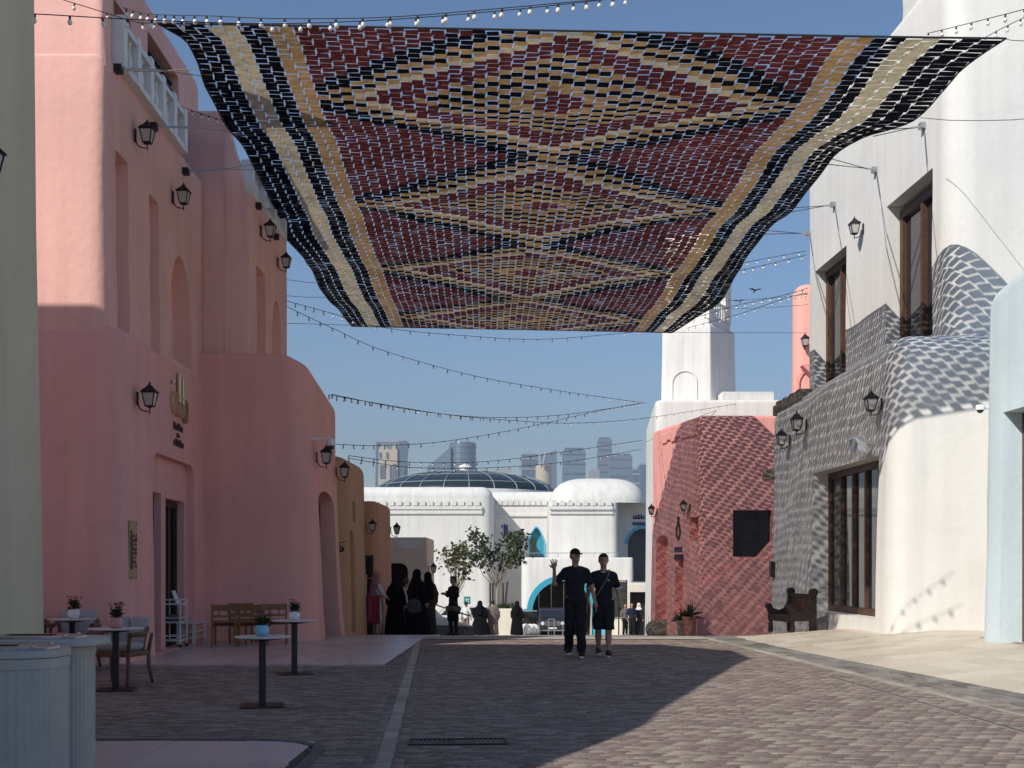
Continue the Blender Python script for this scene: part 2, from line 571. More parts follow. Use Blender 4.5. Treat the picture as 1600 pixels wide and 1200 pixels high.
def paver_material(name, ca, cb, cc, rough=0.75):
    m = bpy.data.materials.new(name); m.use_nodes = True
    nt = m.node_tree; b = nt.nodes["Principled BSDF"]
    b.inputs["Roughness"].default_value = rough
    b.inputs["Specular IOR Level"].default_value = 0.25
    at = nt.nodes.new("ShaderNodeAttribute"); at.attribute_name = "tint"
    geo = nt.nodes.new("ShaderNodeNewGeometry")
    mp = nt.nodes.new("ShaderNodeMapping"); mp.inputs["Scale"].default_value = (0.5, 2.2, 1)
    nt.links.new(geo.outputs["Position"], mp.inputs["Vector"])
    n0 = nt.nodes.new("ShaderNodeTexNoise"); n0.inputs["Scale"].default_value = 0.9; n0.inputs["Detail"].default_value = 7
    n0.inputs["Roughness"].default_value = 0.65
    nt.links.new(mp.outputs["Vector"], n0.inputs["Vector"])
    n1 = nt.nodes.new("ShaderNodeTexNoise"); n1.inputs["Scale"].default_value = 38; n1.inputs["Detail"].default_value = 6
    nt.links.new(geo.outputs["Position"], n1.inputs["Vector"])
    r = nt.nodes.new("ShaderNodeValToRGB")
    e = r.color_ramp.elements
    e[0].position = 0.0; e[0].color = (*ca, 1)
    e[1].position = 1.0; e[1].color = (*cc, 1)
    q = e.new(0.5); q.color = (*cb, 1)
    ad = nt.nodes.new("ShaderNodeMath"); ad.operation = 'MULTIPLY_ADD'
    nt.links.new(n0.outputs["Fac"], ad.inputs[0]); ad.inputs[1].default_value = 0.55
    nt.links.new(at.outputs["Fac"], ad.inputs[2])
    sb = nt.nodes.new("ShaderNodeMath"); sb.operation = 'SUBTRACT'; sb.inputs[1].default_value = 0.275
    nt.links.new(ad.outputs[0], sb.inputs[0])
    nt.links.new(sb.outputs[0], r.inputs["Fac"])
    hs = nt.nodes.new("ShaderNodeHueSaturation")
    mr = nt.nodes.new("ShaderNodeMapRange"); mr.inputs["To Min"].default_value = 0.78; mr.inputs["To Max"].default_value = 1.2
    mr.inputs["From Min"].default_value = 0.25; mr.inputs["From Max"].default_value = 0.75
    nt.links.new(n1.outputs["Fac"], mr.inputs["Value"]); nt.links.new(mr.outputs["Result"], hs.inputs["Value"])
    nt.links.new(r.outputs["Color"], hs.inputs["Color"]); nt.links.new(hs.outputs["Color"], b.inputs["Base Color"])
    bp = nt.nodes.new("ShaderNodeBump"); bp.inputs["Strength"].default_value = 0.35; bp.inputs["Distance"].default_value = 0.006
    nt.links.new(n1.outputs["Fac"], bp.inputs["Height"]); nt.links.new(bp.outputs["Normal"], b.inputs["Normal"])
    MATS[name] = m
    return m
paver_material('brick_paver', (0.155, 0.114, 0.098), (0.214, 0.164, 0.140), (0.310, 0.257, 0.212))
paver_material('grey_paver', (0.13, 0.12, 0.11), (0.20, 0.185, 0.17), (0.27, 0.25, 0.22))
paver_material('pale_paver', (0.26, 0.235, 0.20), (0.34, 0.31, 0.26), (0.42, 0.385, 0.32))
paver_material('beige_tile', (0.50, 0.43, 0.33), (0.56, 0.49, 0.385), (0.62, 0.55, 0.45), 0.45)
paver_material('rose_tile', (0.50, 0.40, 0.375), (0.57, 0.46, 0.43), (0.63, 0.52, 0.49), 0.30)
principled('joint_sand', (0.36, 0.31, 0.25), 0.95, noise=0.5, nscale=3, second=(0.10, 0.085, 0.075), coords='World')
principled('joint_dark', (0.09, 0.08, 0.072), 0.95, noise=0.3, nscale=3, coords='World')

def piece_mesh(w, d, h, tint, ch=0.006):
    """one paver or tile, its top centred on the origin"""
    me = bpy.data.meshes.new("paver")
    a, b = w / 2, d / 2
    v = [(-a, -b, -h), (a, -b, -h), (a, b, -h), (-a, b, -h), (-a, -b, -ch), (a, -b, -ch), (a, b, -ch), (-a, b, -ch),
         (-a + ch, -b + ch, 0), (a - ch, -b + ch, 0), (a - ch, b - ch, 0), (-a + ch, b - ch, 0)]
    f = [(8, 9, 10, 11)]
    for i in range(4):
        j = (i + 1) % 4
        f += [(i, j, j + 4, i + 4), (i + 4, j + 4, j + 8, i + 8)]
    me.from_pydata(v, [], f)
    at = me.attributes.new("tint", 'FLOAT', 'FACE')
    at.data.foreach_set("value", [tint] * len(f))
    return me

def lay(parent, name, many, mat, cells, h=0.03, ch=0.006, max_single=300, variants=14, nlevels=4):
    """cells: (x, y, z, rot, w, d). The ones nearest the camera become objects, the others one mesh."""
    cells = sorted(cells, key=lambda c: c[1])
    single = cells[:max_single]
    cache = {}
    rnd = random.Random(5)
    for c in single:
        k = (round(c[4], 2), round(c[5], 2), rnd.randrange(variants))
        if k not in cache:
            me = piece_mesh(k[0], k[1], h, k[2] / (variants - 1) * 0.9 + 0.05, ch)
            me.materials.append(mat); cache[k] = me
        o = link_mesh(name, cache[k], None, parent, (c[0], c[1], c[2] + rnd.uniform(-.002, .002)))
        o.rotation_euler = (rnd.uniform(-.008, .008), rnd.uniform(-.008, .008), c[3])
    rest = cells[max_single:]
    if rest:
        base = piece_mesh(1, 1, h, 0)
        n = len(rest)
        V = np.zeros((n, 12, 3)); T = np.zeros((n, 9))
        A = np.array(rest)
        a = A[:, 4] / 2; b = A[:, 5] / 2
        sx = np.array([-1, 1, 1, -1] * 3); sy = np.array([-1, -1, 1, 1] * 3)
        ins = np.array([0] * 8 + [ch] * 4); zz = np.array([-h] * 4 + [-ch] * 4 + [0] * 4)
        lx = sx[None] * (a[:, None] - ins[None]); ly = sy[None] * (b[:, None] - ins[None])
        c_, s_ = np.cos(A[:, 3])[:, None], np.sin(A[:, 3])[:, None]
        r = np.random.default_rng(3)
        V[:, :, 0] = A[:, 0:1] + lx * c_ - ly * s_
        V[:, :, 1] = A[:, 1:2] + lx * s_ + ly * c_
        V[:, :, 2] = A[:, 2:3] + zz[None] + r.uniform(-.002, .002, (n, 1)) + lx * r.uniform(-.008, .008, (n, 1)) + ly * r.uniform(-.008, .008, (n, 1))
        fb = np.array([tuple(p.vertices) for p in base.polygons])
        F = (fb[None] + (np.arange(n) * 12)[:, None, None]).reshape(-1, 4)
        me = bpy.data.meshes.new(many)
        me.vertices.add(n * 12); me.vertices.foreach_set("co", V.reshape(-1))
        me.loops.add(F.size); me.loops.foreach_set("vertex_index", F.reshape(-1))
        me.polygons.add(len(F)); me.polygons.foreach_set("loop_start", np.arange(len(F)) * 4)
        me.update(); me.validate()
        at = me.attributes.new("tint", 'FLOAT', 'FACE')
        at.data.foreach_set("value", np.repeat(r.random(n), 9))
        o = link_mesh(many, me, mat, parent)
        tag(o, kind='stuff')
        bpy.data.meshes.remove(base)

def sheet(name, rows, mat, dz=0.0, parent=None, flat=False):
    """rows: list of (y, x0, x1); follows the ground"""
    vs = []; fs = []
    NX = 6
    for (y, x0, x1) in rows:
        for i in range(NX + 1):
            x = x0 + (x1 - x0) * i / NX
            vs.append((x, y, (0.0 if flat else ground_z(x, y)) + dz))
    for j in range(len(rows) - 1):
        for i in range(NX):
            a = j * (NX + 1) + i
            fs.append((a, a + 1, a + NX + 2, a + NX + 1))
    return MB().add(vs, fs).build(name, mat, parent, True)

# brick street ----------------------------------------------------
street = empty('street'); tag(street, kind='structure')
o = sheet('joint_bed', [(y, -13.0, kerb_x(y) + 0.02) for y in np.linspace(4, 26, 23)], M['joint_sand'], -0.006, street, True)
cells = []
rot = math.atan(-STREET_S)
ROW, LEN = 0.082, 0.166
y0 = 6.0
k = 0
def in_patio(x, y):
    return (18.35 < y < 24.6 and x < -1.93 + 0.015 * (y - 18.4)) or (y < 10.35 and x < -1.62)
y = 7.4
while y < 24.9:
    x = -0.46 * y - 0.4 + (LEN / 2 if k % 2 else 0)
    while x < 6:
        ok = x + LEN / 2 < kerb_x(y) - 0.05 and not in_patio(x, y - x * STREET_S * 0) and abs(x) < 0.46 * y + 0.4
        if ok and abs(x - strip_x(y)) > 0.075 + LEN / 2 and x > -9.5:
            if not (0.36 - 1.22 < x < -0.06 and 10.17 < y < 10.63):       # where the drain grate sits
                cells.append((x + random.uniform(-.003, .003), y + random.uniform(-.003, .003), ground_z(x, y), random.uniform(-.015, .015), LEN - 0.011, ROW - 0.010))
        x += LEN
    y += ROW; k += 1
lay(street, 'paver', 'distant_pavers', M['brick_paver'], cells)
# pale border pavers in a line
cells = []
y = 7.4
while y < 23.6:
    L = random.uniform(0.26, 0.40)
    cells.append((strip_x(y + L / 2), y + L / 2, 0.002, rot, 0.125, L - 0.012)); y += L
lay(street, 'border_paver', 'border_pavers', M['pale_paver'], cells)
# filler bricks cut along the border line
cells = []
y = 7.4
while y < 24.0:
    for s in (-1, 1):
        cells.append((strip_x(y) + s * 0.118, y, 0.0, rot, 0.085, ROW - 0.012))
    y += ROW
lay(street, 'cut_paver', 'cut_pavers', M['brick_paver'], cells, max_single=0)
# grey kerb band and pale line on the right
cells = []; y = 11.0
while y < 26.0:
    for i in range(2):
        x = kerb_x(y) + 0.13 + 0.24 + i * 0.27
        cells.append((x, y + 0.2, ground_z(x, y) + 0.004, math.atan(0.085), 0.255, 0.385))
    y += 0.40
lay(street, 'kerb_stone', 'kerb_stones', M['grey_paver'], cells)
cells = []; y = 11.0
while y < 26.0:
    cells.append((kerb_x(y + .3) + 0.07, y + 0.3, ground_z(5, y) + 0.006, math.atan(0.085), 0.115, 0.59)); y += 0.60
lay(street, 'edge_stone', 'edge_stones', M['pale_paver'], cells)
# slot drain
mb = MB(); mp2 = MB()
pts = [(4.62 - 0.055 * (y - 11.0), y) for y in np.linspace(8.5, 16.6, 10)]
for (a, b) in zip(pts[:-1], pts[1:]):
    fr = Frame(a, b)
    mb.box(0, fr.L, -0.022, 0.022, 0.0, 0.007, fr)
    mp2.box(0, fr.L, 0.024, 0.060, 0.0, 0.009, fr)
mb.build('slot_drain', M['black_metal'], street)
mp2.build('drain_edging', M['pale_paver'], street)

# right-hand apron of beige tiles ---------------------------------
apron = empty('pavement_right'); tag(apron, kind='structure')
yy_ = np.linspace(4, 33, 30)
sheet('tile_bed', [(y, kerb_x(y) + 0.02, max(5.0, kerb_x(y) + .03)) for y in yy_], M['joint_sand'], -0.006, apron)
sheet('tile_bed', [(y, max(5.0, kerb_x(y) + .03), 8.0) for y in yy_], M['joint_sand'], -0.006, apron)
sheet('tile_bed', [(y, 8.0, 13.0) for y in yy_], M['joint_sand'], -0.006, apron)
cells = []
T = 0.50
y = 10.5
while y < 31.5:
    x = kerb_x(y) + 0.70 + T / 2
    while x < 10.5:
        if abs(x) < 0.46 * y + 0.6:
            cells.append((x, y + T / 2, ground_z(x, y + T / 2) + 0.002, math.atan(0.085), T - 0.007, T - 0.007))
        x += T
    y += T
slope_fix = []
lay(apron, 'tile', 'distant_tiles', M['beige_tile'], cells, max_single=300, ch=.002)
for o_ in apron.children:
    if o_.name.startswith('tile') and not o_.name.startswith('tile_bed'):
        x_, y_ = o_.location.x, o_.location.y
        o_.rotation_euler[1] = -math.atan((ground_z(x_ + .25, y_) - ground_z(x_ - .25, y_)) / .5)
        o_.rotation_euler[0] = math.atan((ground_z(x_, y_ + .25) - ground_z(x_, y_ - .25)) / .5)
        o_.location.z = (ground_z(x_ - .25, y_) + ground_z(x_ + .25, y_)) / 2 + .003

# left terrace and near island ------------------------------------
terrace = empty('pavement_left'); tag(terrace, kind='structure')
sheet('tile_bed', [(y, -9.5, -1.93 + 0.015 * (y - 18.4)) for y in np.linspace(18.4, 30.0, 14)], M['joint_dark'], 0.012, terrace)
cells = []
y = 18.4
while y < 29.5:
    x = -1.93 + 0.015 * (y - 18.4) - 0.3
    while x > -9.3:
        cells.append((x, y + .3, ground_z(x, y + .3) + 0.018, -0.015, 0.595, 0.595)); x -= 0.6
    y += 0.6
lay(terrace, 'tile', 'distant_tiles', M['rose_tile'], cells, ch=.002)
island = empty('pavement_near'); tag(island, kind='structure')
poly = [(-12.0, 2.0), (-1.62, 2.0), (-1.62, 9.75), (-1.68, 10.0), (-1.85, 10.2), (-2.1, 10.32), (-12.0, 10.35)]
fr3 = lambda u, v, z: (u, z, v)
MB().prism(poly, -0.02, 0.012, fr3).build('tile_bed', M['joint_dark'], island)
cells = []
for i in range(15):
    for j in range(5):
        x = -1.98 - i * 0.60; y = 9.66 - j * 1.2 + 0.07
        if x > -0.46 * y - 1 : cells.append((x, y, 0.020, -0.02, 0.592, 1.185))
lay(island, 'tile', 'distant_tiles', M['rose_tile'], cells, ch=.002)
# rounded kerb round the island
mb = MB()
kp = [(-1.60, 2.0), (-1.60, 9.72), (-1.64, 10.02), (-1.82, 10.24), (-2.1, 10.36), (-12.0, 10.40)]
for (a, b) in zip(kp[:-1], kp[1:]):
    fr = Frame(a, b, -1); mb.box(-0.01, fr.L + .01, 0.0, 0.075, -0.02, 0.026, fr)
mb.build('kerb', M['grey_paver'], island)

# ramp down to the water front -------------------------------------
def ramp_material():
    m = bpy.data.materials.new('ramp_paving'); m.use_nodes = True
    nt = m.node_tree; b = nt.nodes["Principled BSDF"]
    b.inputs["Roughness"].default_value = 0.85
    geo = nt.nodes.new("ShaderNodeNewGeometry")
    br = nt.nodes.new("ShaderNodeTexBrick")
    br.inputs["Scale"].default_value = 2.0
    br.inputs["Color1"].default_value = (0.36, 0.33, 0.29, 1)
    br.inputs["Color2"].default_value = (0.46, 0.42, 0.36, 1)
    br.inputs["Mortar"].default_value = (0.26, 0.23, 0.2, 1)
    br.inputs["Mortar Size"].default_value = 0.012
    nt.links.new(geo.outputs["Position"], br.inputs["Vector"])
    nt.links.new(br.outputs["Color"], b.inputs["Base Color"])
    MATS['ramp_paving'] = m
ramp_material()
o = sheet('ramp', [(y, -9.0, 30.0 if y > 33 else kerb_x(y)) for y in (25.0, 26.0, 30.0, 33.01, 40, 50, 60, 70, 80, 88.0, 92)], M['ramp_paving'], 0.006)
tag(o, kind='structure')

# drain grate set in the street ------------------------------------
dg_ = empty('drain_grate', (-0.46, 10.40, 0), rot, 'long black slotted drain grate set into the dark brick paving', 'drain grate')
mb = MB()
mb.box(-.40, .40, -.17, -.15, -.02, .008); mb.box(-.40, .40, .15, .17, -.02, .008)
mb.box(-.42, -.40, -.17, .17, -.02, .008); mb.box(.40, .42, -.17, .17, -.02, .008)
mb.build('frame', M['lamp_metal'], dg_)
MB().box(-.40, .40, -.15, .15, -.02, -.012).build('channel', M['interior_dark'], dg_)
for i in range(20):
    MB().box(-.39 + i * .04, -.372 + i * .04, -.15, .15, -.011, .004).build('bar', M['black_metal'], dg_)
# ---------------------------------------------------------------- shared building parts
def glazed(parent, fr, u0, u1, z0, z1, v, bays, rows=1, frame_mat='brown_wood', glass_mat='window_glass', fw=0.09, name='window', deep=0.10):
    """framed glazing at depth v in a wall recess: window > frame pieces, mullions, panes"""
    w = MB()
    w.box(u0, u0 + fw, v, v + deep, z0, z1, fr); w.box(u1 - fw, u1, v, v + deep, z0, z1, fr)
    w.box(u0 + fw, u1 - fw, v, v + deep, z0, z0 + fw, fr); w.box(u0 + fw, u1 - fw, v, v + deep, z1 - fw, z1, fr)
    root = w.build(name, M[frame_mat], parent)
    bw = (u1 - u0 - 2 * fw) / bays
    rh = (z1 - z0 - 2 * fw) / rows
    mw = fw * 0.7
    for i in range(1, bays):
        u = u0 + fw + bw * i
        MB().box(u - mw / 2, u + mw / 2, v + .01, v + deep + .012, z0 + fw, z1 - fw, fr).build('mullion', M[frame_mat], root)
    for j in range(1, rows):
        z = z0 + fw + rh * j
        MB().box(u0 + fw, u1 - fw, v + .015, v + deep - .01, z - mw / 3, z + mw / 3, fr).build('transom', M[frame_mat], root)
    for i in range(bays):
        for j in range(rows):
            a = u0 + fw + bw * i + .005; b = a + bw - .01
            c = z0 + fw + rh * j + .005; d = c + rh - .01
            MB().box(a, b, v + .035, v + .045, c, d, fr).build('pane', M[glass_mat], root)
    return root

def balustrade(parent, p0, p1, z0, z1, mat, step=0.22, posts=4, t=0.11):
    fr = Frame(p0, p1)
    root = MB().box(0, fr.L, -t, t, z1 - 0.09, z1, fr).build('balustrade', mat, parent)
    MB().box(0, fr.L, -t, t, z0, z0 + 0.10, fr).build('base_rail', mat, root)
    pu = [fr.L * i / posts for i in range(posts + 1)]
    for u in pu:
        MB().box(u - .09, u + .09, -t - .015, t + .015, z0 - .01, z1 + .07, fr).build('post', mat, root)
    h = z1 - z0 - 0.19
    prof = [(.045, 0), (.05, .05 * h), (.028, .12 * h), (.055, .32 * h), (.058, .42 * h), (.03, .7 * h), (.026, .85 * h), (.05, .93 * h), (.045, h)]
    me = MB().lathe(prof, n=10).mesh('baluster', 40); me.materials.append(mat)
    n = int(fr.L / step)
    for i in range(n):
        u = (i + .5) * fr.L / n
        if min(abs(u - q) for q in pu) < .12: continue
        link_mesh('baluster', me, None, root, fr(u, 0, z0 + 0.10))
    return root

# ---------------------------------------------------------------- near beige house, left of the camera
bh = empty('beige_house', (-8, 5, 0), label='beige plastered house wall cut off by the left edge of the photo', cat='house')
prof = [(-9.0, 5.1), (3.6, 5.9), (5.0, 7.25), (5.6, 7.5), (6.2, 7.0), (7.8, 8.1), (9.0, 9.2), (10.6, 10.35), (12.6, 10.35)]
def beige_top(x, y):
    for (a, b) in zip(prof[:-1], prof[1:]):
        if y <= b[0]:
            t = (y - a[0]) / (b[0] - a[0]); z = a[1] + (b[1] - a[1]) * clamp(t, 0, 1); break
    else:
        z = prof[-1][1]
    return z + clamp((-6.0 - x) / 1.5, 0, 1) * 1.75
ypts = [p[0] for p in prof]
plan = [(-4.88, 12.6)] + [(-16, 12.6), (-16, -9)] + [(-4.88, y) for y in ypts[:-1]]
plan = plan
block('wall', [(-16, -9)] + [(-4.90, y) for y in ypts] + [(-7.6, 12.6), (-16, 12.6)], [.05] + [.05] * (len(ypts) - 1) + [.25, .02, .05], -0.3, beige_top,
      M['beige_plaster'], None, batter=0.13, rt=0.15, wobble=0.004).parent = bh
for ch in bh.children:
    ch.matrix_parent_inverse = bh.matrix_world.inverted() if False else Matrix.Translation((8, -5, 0))

def keep(root):
    """children were modelled in world space: cancel the root's own offset"""
    inv = (Matrix.Translation(root.location) @ root.rotation_euler.to_matrix().to_4x4()).inverted()
    for ch in root.children:
        ch.matrix_parent_inverse = inv

# ---------------------------------------------------------------- pink corner house (left)
ph = empty('pink_house', (-9, 20, 0), label='tall pink plastered corner house with white roof balustrade and narrow niches', cat='house')
LW = Frame((-5.94, 18.4), (-6.16, 24.6), -1)           # lower street wall, v points to the street
c = MB()
c.prism(arch_poly(LW.atY(20.28), LW.atY(23.32), 0.03, 3.42, 'soft'), -0.13, 0.4, LW)
lower = adobe_mesh([(-16, 18.46), (-5.94, 18.46), (-6.16, 24.6), (-16, 24.6)], [.1, .35, .1, .1], -0.3, 5.15, 0.06, 0.08, seed=1)
lower = cut(lower, c)
c = MB()
c.prism(arch_poly(LW.atY(20.45), LW.atY(21.42), 0.03, 2.78, 'flat'), -0.42, 0.3, LW)
c.prism(arch_poly(LW.atY(21.72), LW.atY(23.15), 0.03, 2.72, 'flat'), -0.42, 0.3, LW)
lower = cut(lower, c)
finish(lower, 35)
link_mesh('lower_wall', lower, M['rose_plaster'], ph)
dr = glazed(ph, LW, LW.atY(20.46), LW.atY(21.41), 0.03, 2.76, -0.36, 1, 1, 'dark_wood', 'dark_glass', .10, 'door')
MB().tube([LW(LW.atY(21.25), -.22, 0.95), LW(LW.atY(21.25), -.20, 1.25)], .018).build('handle', M['brass'], dr)
glazed(ph, LW, LW.atY(21.73), LW.atY(23.14), 0.03, 2.70, -0.36, 2, 1, 'dark_wood', 'dark_glass', .10, 'door')
UW = Frame((-6.17, 18.5), (-6.30, 24.7), -1)
c = MB()
c.prism(arch_poly(UW.atY(18.95), UW.atY(19.62), 5.22, 8.0, 'flat'), -0.22, 0.3, UW)
c.prism(arch_poly(UW.atY(20.85), UW.atY(21.45), 5.2, 7.9, 'flat'), -0.22, 0.3, UW)
c.prism(arch_poly(UW.atY(22.2), UW.atY(23.7), 5.32, 7.35, 1.15), -0.32, 0.3, UW)
block('upper_wall', [(-16, 18.5), (-6.17, 18.5), (-6.30, 24.7), (-16, 24.7)], [.1, .25, .1, .1], 4.9, 9.32, M['pink_plaster'], ph, c, 0.03, 0.06, 2)
# set-back top storey with a louvred opening
TW = Frame((-7.05, 18.9), (-7.15, 28.0), -1)
c = MB()
c.prism(arch_poly(TW.atY(23.7), TW.atY(26.0), 9.5, 11.95, 'flat'), -0.30, 0.3, TW)
c.prism(arch_poly(TW.atY(21.6), TW.atY(22.6), 9.4, 11.6, 'flat'), -0.30, 0.3, TW)
block('top_wall', [(-16, 18.9), (-7.05, 18.9), (-7.15, 28.0), (-16, 28.0)], [.1, .3, .4, .1], 9.0, 12.65, M['pink_plaster'], ph, c, 0.02, 0.3, 3)
block('front_parapet', [(-16, 18.52), (-6.19, 18.52), (-6.20, 18.88), (-16, 18.88)], [.02, .16, .1, .02], 9.15, 13.0, M['pink_plaster'], ph, None, 0.0, .05, 31)
lv = MB().box(TW.atY(23.7) , TW.atY(26.0), -.27, -.25, 9.5, 11.95, TW).build('louvre_window', M['interior_dark'], ph)
for i in range(15):
    z = 9.6 + i * .155
    MB().box(TW.atY(23.74), TW.atY(25.96), -.22, -.12, z, z + .05, TW).build('slat', M['dark_wood'], lv)
MB().box(TW.atY(21.65), TW.atY(22.55), -.28, -.22, 9.4, 11.55, TW).build('door', M['brown_wood'], ph)
balustrade(ph, UW(0.48, .03, 0)[:2], UW(UW.L - 1.9, .03, 0)[:2], 9.28, 10.0, M['white_paint'], posts=5)
keep(ph)

# ---------------------------------------------------------------- pink wing that steps forward, and the block above it
pw = empty('pink_wing', (-5, 26, 0), label='low rose-pink wing with sloping shoulder and a tall doorway facing the street', cat='house')
BW = Frame((-4.12, 24.3), (-3.98, 27.6), -1)
def wing_top(x, y):
    return 5.78 - 0.16 * max(y - 24.6, 0) - 0.25 * clamp((x + 4.6) / 0.5, 0, 1)
c = MB(); c.prism(arch_poly(BW.atY(25.15), BW.atY(26.9), -0.05, 3.1, 0.25), -0.35, 0.5, BW)
block('wall', [(-9, 24.32), (-4.12, 24.32), (-3.98, 27.6), (-9, 27.6)], [.05, .45, .3, .05], -0.4, wing_top, M['wing_plaster'], pw, c, 0.26, 0.10, 4)
dd = glazed(pw, BW, BW.atY(25.17), BW.atY(26.88), -0.05, 2.9, -0.33, 2, 1, 'brown_wood', 'dark_glass', .09, 'door')
keep(pw)
pb = empty('pink_block', (-6, 26, 5.5), label='upper pink block with arched niche standing behind the rose wing roof', cat='house')
CW = Frame((-5.3, 24.75), (-5.26, 28.6), -1)
c = MB()
c.prism(arch_poly(CW.atY(25.2), CW.atY(26.05), 5.75, 7.75, 'flat'), -0.28, 0.4, CW)
c.prism(arch_poly(CW.atY(26.7), CW.atY(27.75), 5.75, 7.45, 0.9), -0.28, 0.4, CW)
block('wall', [(-8, 24.75), (-5.85, 24.75), (-5.3, 24.75), (-5.26, 28.6), (-8, 28.6)], [.05, .02, .2, .2, .05], 0.5, lambda x, y: 9.15 + 1.65 * clamp((-5.42 - x) / 0.4, 0, 1) * clamp((28.0 - y) / 2.5, 0, 1), M['pink_plaster'], pb, c, 0.02, 0.10, 5)
balustrade(pb, (-5.42, 24.95), (-5.38, 28.3), 9.1, 9.75, M['white_paint'], posts=3)
keep(pb)

# ---------------------------------------------------------------- ochre shops further down on the left
def shop(name, label, plan, radii, z0, zt, mat, cutter=None, rt=0.25, cat='house', batter=.1, seed=0):
    cx = sum(p[0] for p in plan) / len(plan); cyy = sum(p[1] for p in plan) / len(plan)
    root = empty(name, (cx, cyy, z0), label=label, cat=cat)
    block('wall', plan, radii, z0, zt, M[mat], root, cutter, batter, rt, seed)
    return root
O1W = Frame((-3.97, 29.0), (-3.86, 32.0), -1)
c = MB(); c.prism(arch_poly(O1W.atY(29.5), O1W.atY(30.1), -.1, 2.4, .2), -.3, .4, O1W)
c.prism(arch_poly(O1W.atY(30.0), O1W.atY(30.4), 2.6, 3.1, 'flat'), -.3, .4, O1W)
o1 = shop('ochre_house', 'ochre plastered house with dark tiled plinth behind the rose wing', [(-9, 29.0), (-3.97, 29.0), (-3.86, 32.0), (-9, 32.0)],
          [.05, .4, .3, .05], -0.8, lambda x, y: 4.15 - .1 * max(x + 4.2, 0), 'ochre_plaster', c, seed=6)
MB().box(-5.2, -4.02, 28.86, 28.99, -.3, 0.03).build('plinth', M['tile_dark'], o1)
keep(o1)
O2W = Frame((-3.64, 33.0), (-3.58, 36.0), -1)
O2F = Frame((-9, 33.0), (-3.64, 33.0), -1)
c = MB()
c.prism(arch_poly(4.86, 5.22, -0.35, 1.78, 'flat'), -.25, .4, O2F)
o2 = shop('orange_house', 'small orange-brown house with dark framed shop window next to the garment stand', [(-9, 33.0), (-3.64, 33.0), (-3.58, 36.0), (-9, 36.0)],
          [.05, .25, .25, .05], -1.0, 3.28, 'orange_plaster', c, .15, seed=7)
w = glazed(o2, O2F, 4.84, 5.24, -0.37, 1.80, -.03, 1, 1, 'black_metal', 'window_glass', .07, 'shop_window')
MB().box(4.88, 5.06, -.14, -.12, -.3, 1.7, O2F).build('blind', M['curtain'], w)
keep(o2)
# unseen block added behind the pink wing to throw shade on the kiosk
l2 = shop('added_shade_house', 'plain pink block added out of view behind the pink wing to shade the kiosk', [(-14, 30.0), (-7.4, 30.0), (-7.6, 45.0), (-14, 45.0)], .2, -1.5, 8.0, 'salmon_plaster', None, .2, seed=8)
keep(l2)
KF = Frame((-5.2, 45.0), (-3.15, 45.0), -1)
c = MB(); c.prism(arch_poly(.15, 1.35, -1.2, 1.62, 'soft'), -.9, .4, KF)
k1 = shop('kiosk', 'grey-beige flat kiosk with large dark doorway behind the women in black', [(-7.2, 45.0), (-3.15, 45.0), (-3.15, 49.0), (-7.2, 49.0)], .08, -1.6, 2.58, 'beige_plaster', c, .06, seed=9)
MB().box(.16, 1.34, -.88, -.84, -1.1, 1.6, KF).build('doorway_dark', M['interior_dark'], k1)  # dark sheet standing in for the unlit inside of the open doorway
MB().box(1.0, 1.75, .005, .03, 2.15, 2.45, KF).build('name_board', M['far_white_plaster'], k1)
keep(k1)
# stair parapet with handrail
sp = empty('stair_parapet', (-2.9, 52, -1.4), label='cream stair parapet with black handrail behind the man holding a phone', cat='stair wall')
SW = Frame((-4.2, 52.0), (-1.7, 50.0), -1)
MB().prism([(0, -2.0), (SW.L, -2.0), (SW.L, -0.95), (1.5, -0.60), (0.9, -.15), (0, .05)], -.15, .15, SW).build('wall', M['cream_plaster'], sp)
MB().tube([SW(0, 0, .30), SW(.6, 0, .22), SW(1.4, 0, -.15), SW(SW.L, 0, -.55)], .03).build('handrail', M['black_metal'], sp)
for u, z in ((.3, .25), (1.1, 0.0), (2.2, -.4)):
    MB().tube([SW(u, 0, z - .45), SW(u, 0, z)], .02).build('baluster', M['black_metal'], sp)
for i in range(5):
    MB().box(.2, SW.L + 0.3, .16 + i * .3, .46 + i * .3, -2.2, -0.95 - i * .14, SW).build('step', M['grey_paver'], sp)
keep(sp)

# ---------------------------------------------------------------- white corner house (right)
wh = empty('white_house', (9, 27, 0), label='white plastered corner house with bulging lower storey and brown framed windows', cat='house')
WL = Frame((7.22, 23.0), (6.98, 32.6), 1)
DU0, DU1 = WL.atY(23.85), WL.atY(28.55)
c = MB(); c.prism(arch_poly(DU0, DU1, 0.46, 3.68, 'flat'), -0.48, 0.6, WL)
block('lower_wall', [(7.22, 23.0), (9.3, 22.8), (16, 22.9), (16, 32.6), (6.98, 32.6)], [.5, .2, .1, .1, .3], -0.9,
      lambda x, y: 5.92 - .05 * max(y - 28.5, 0), M['white_plaster'], wh, c, 0.10, 0.42, 10, wobble=.02)
glazed(wh, WL, DU0 + .01, DU1 - .01, 0.47, 3.67, -0.44, 5, 1, 'brown_wood', 'window_glass', .14, 'shop_front')
WU = Frame((8.40, 23.30), (8.02, 33.0), 1)
c = MB()
W2a, W2b = WU.atpx(1458), WU.atpx(1386)
W1a, W1b = WU.atpx(1323), WU.atpx(1274)
for (a, b, z0, z1) in ((W2a, W2b, 6.1, 9.42), (W1a, W1b, 6.1, 9.32)):
    c.prism(arch_poly(a, b, z0, z1, 'flat'), -0.45, 0.6, WU)
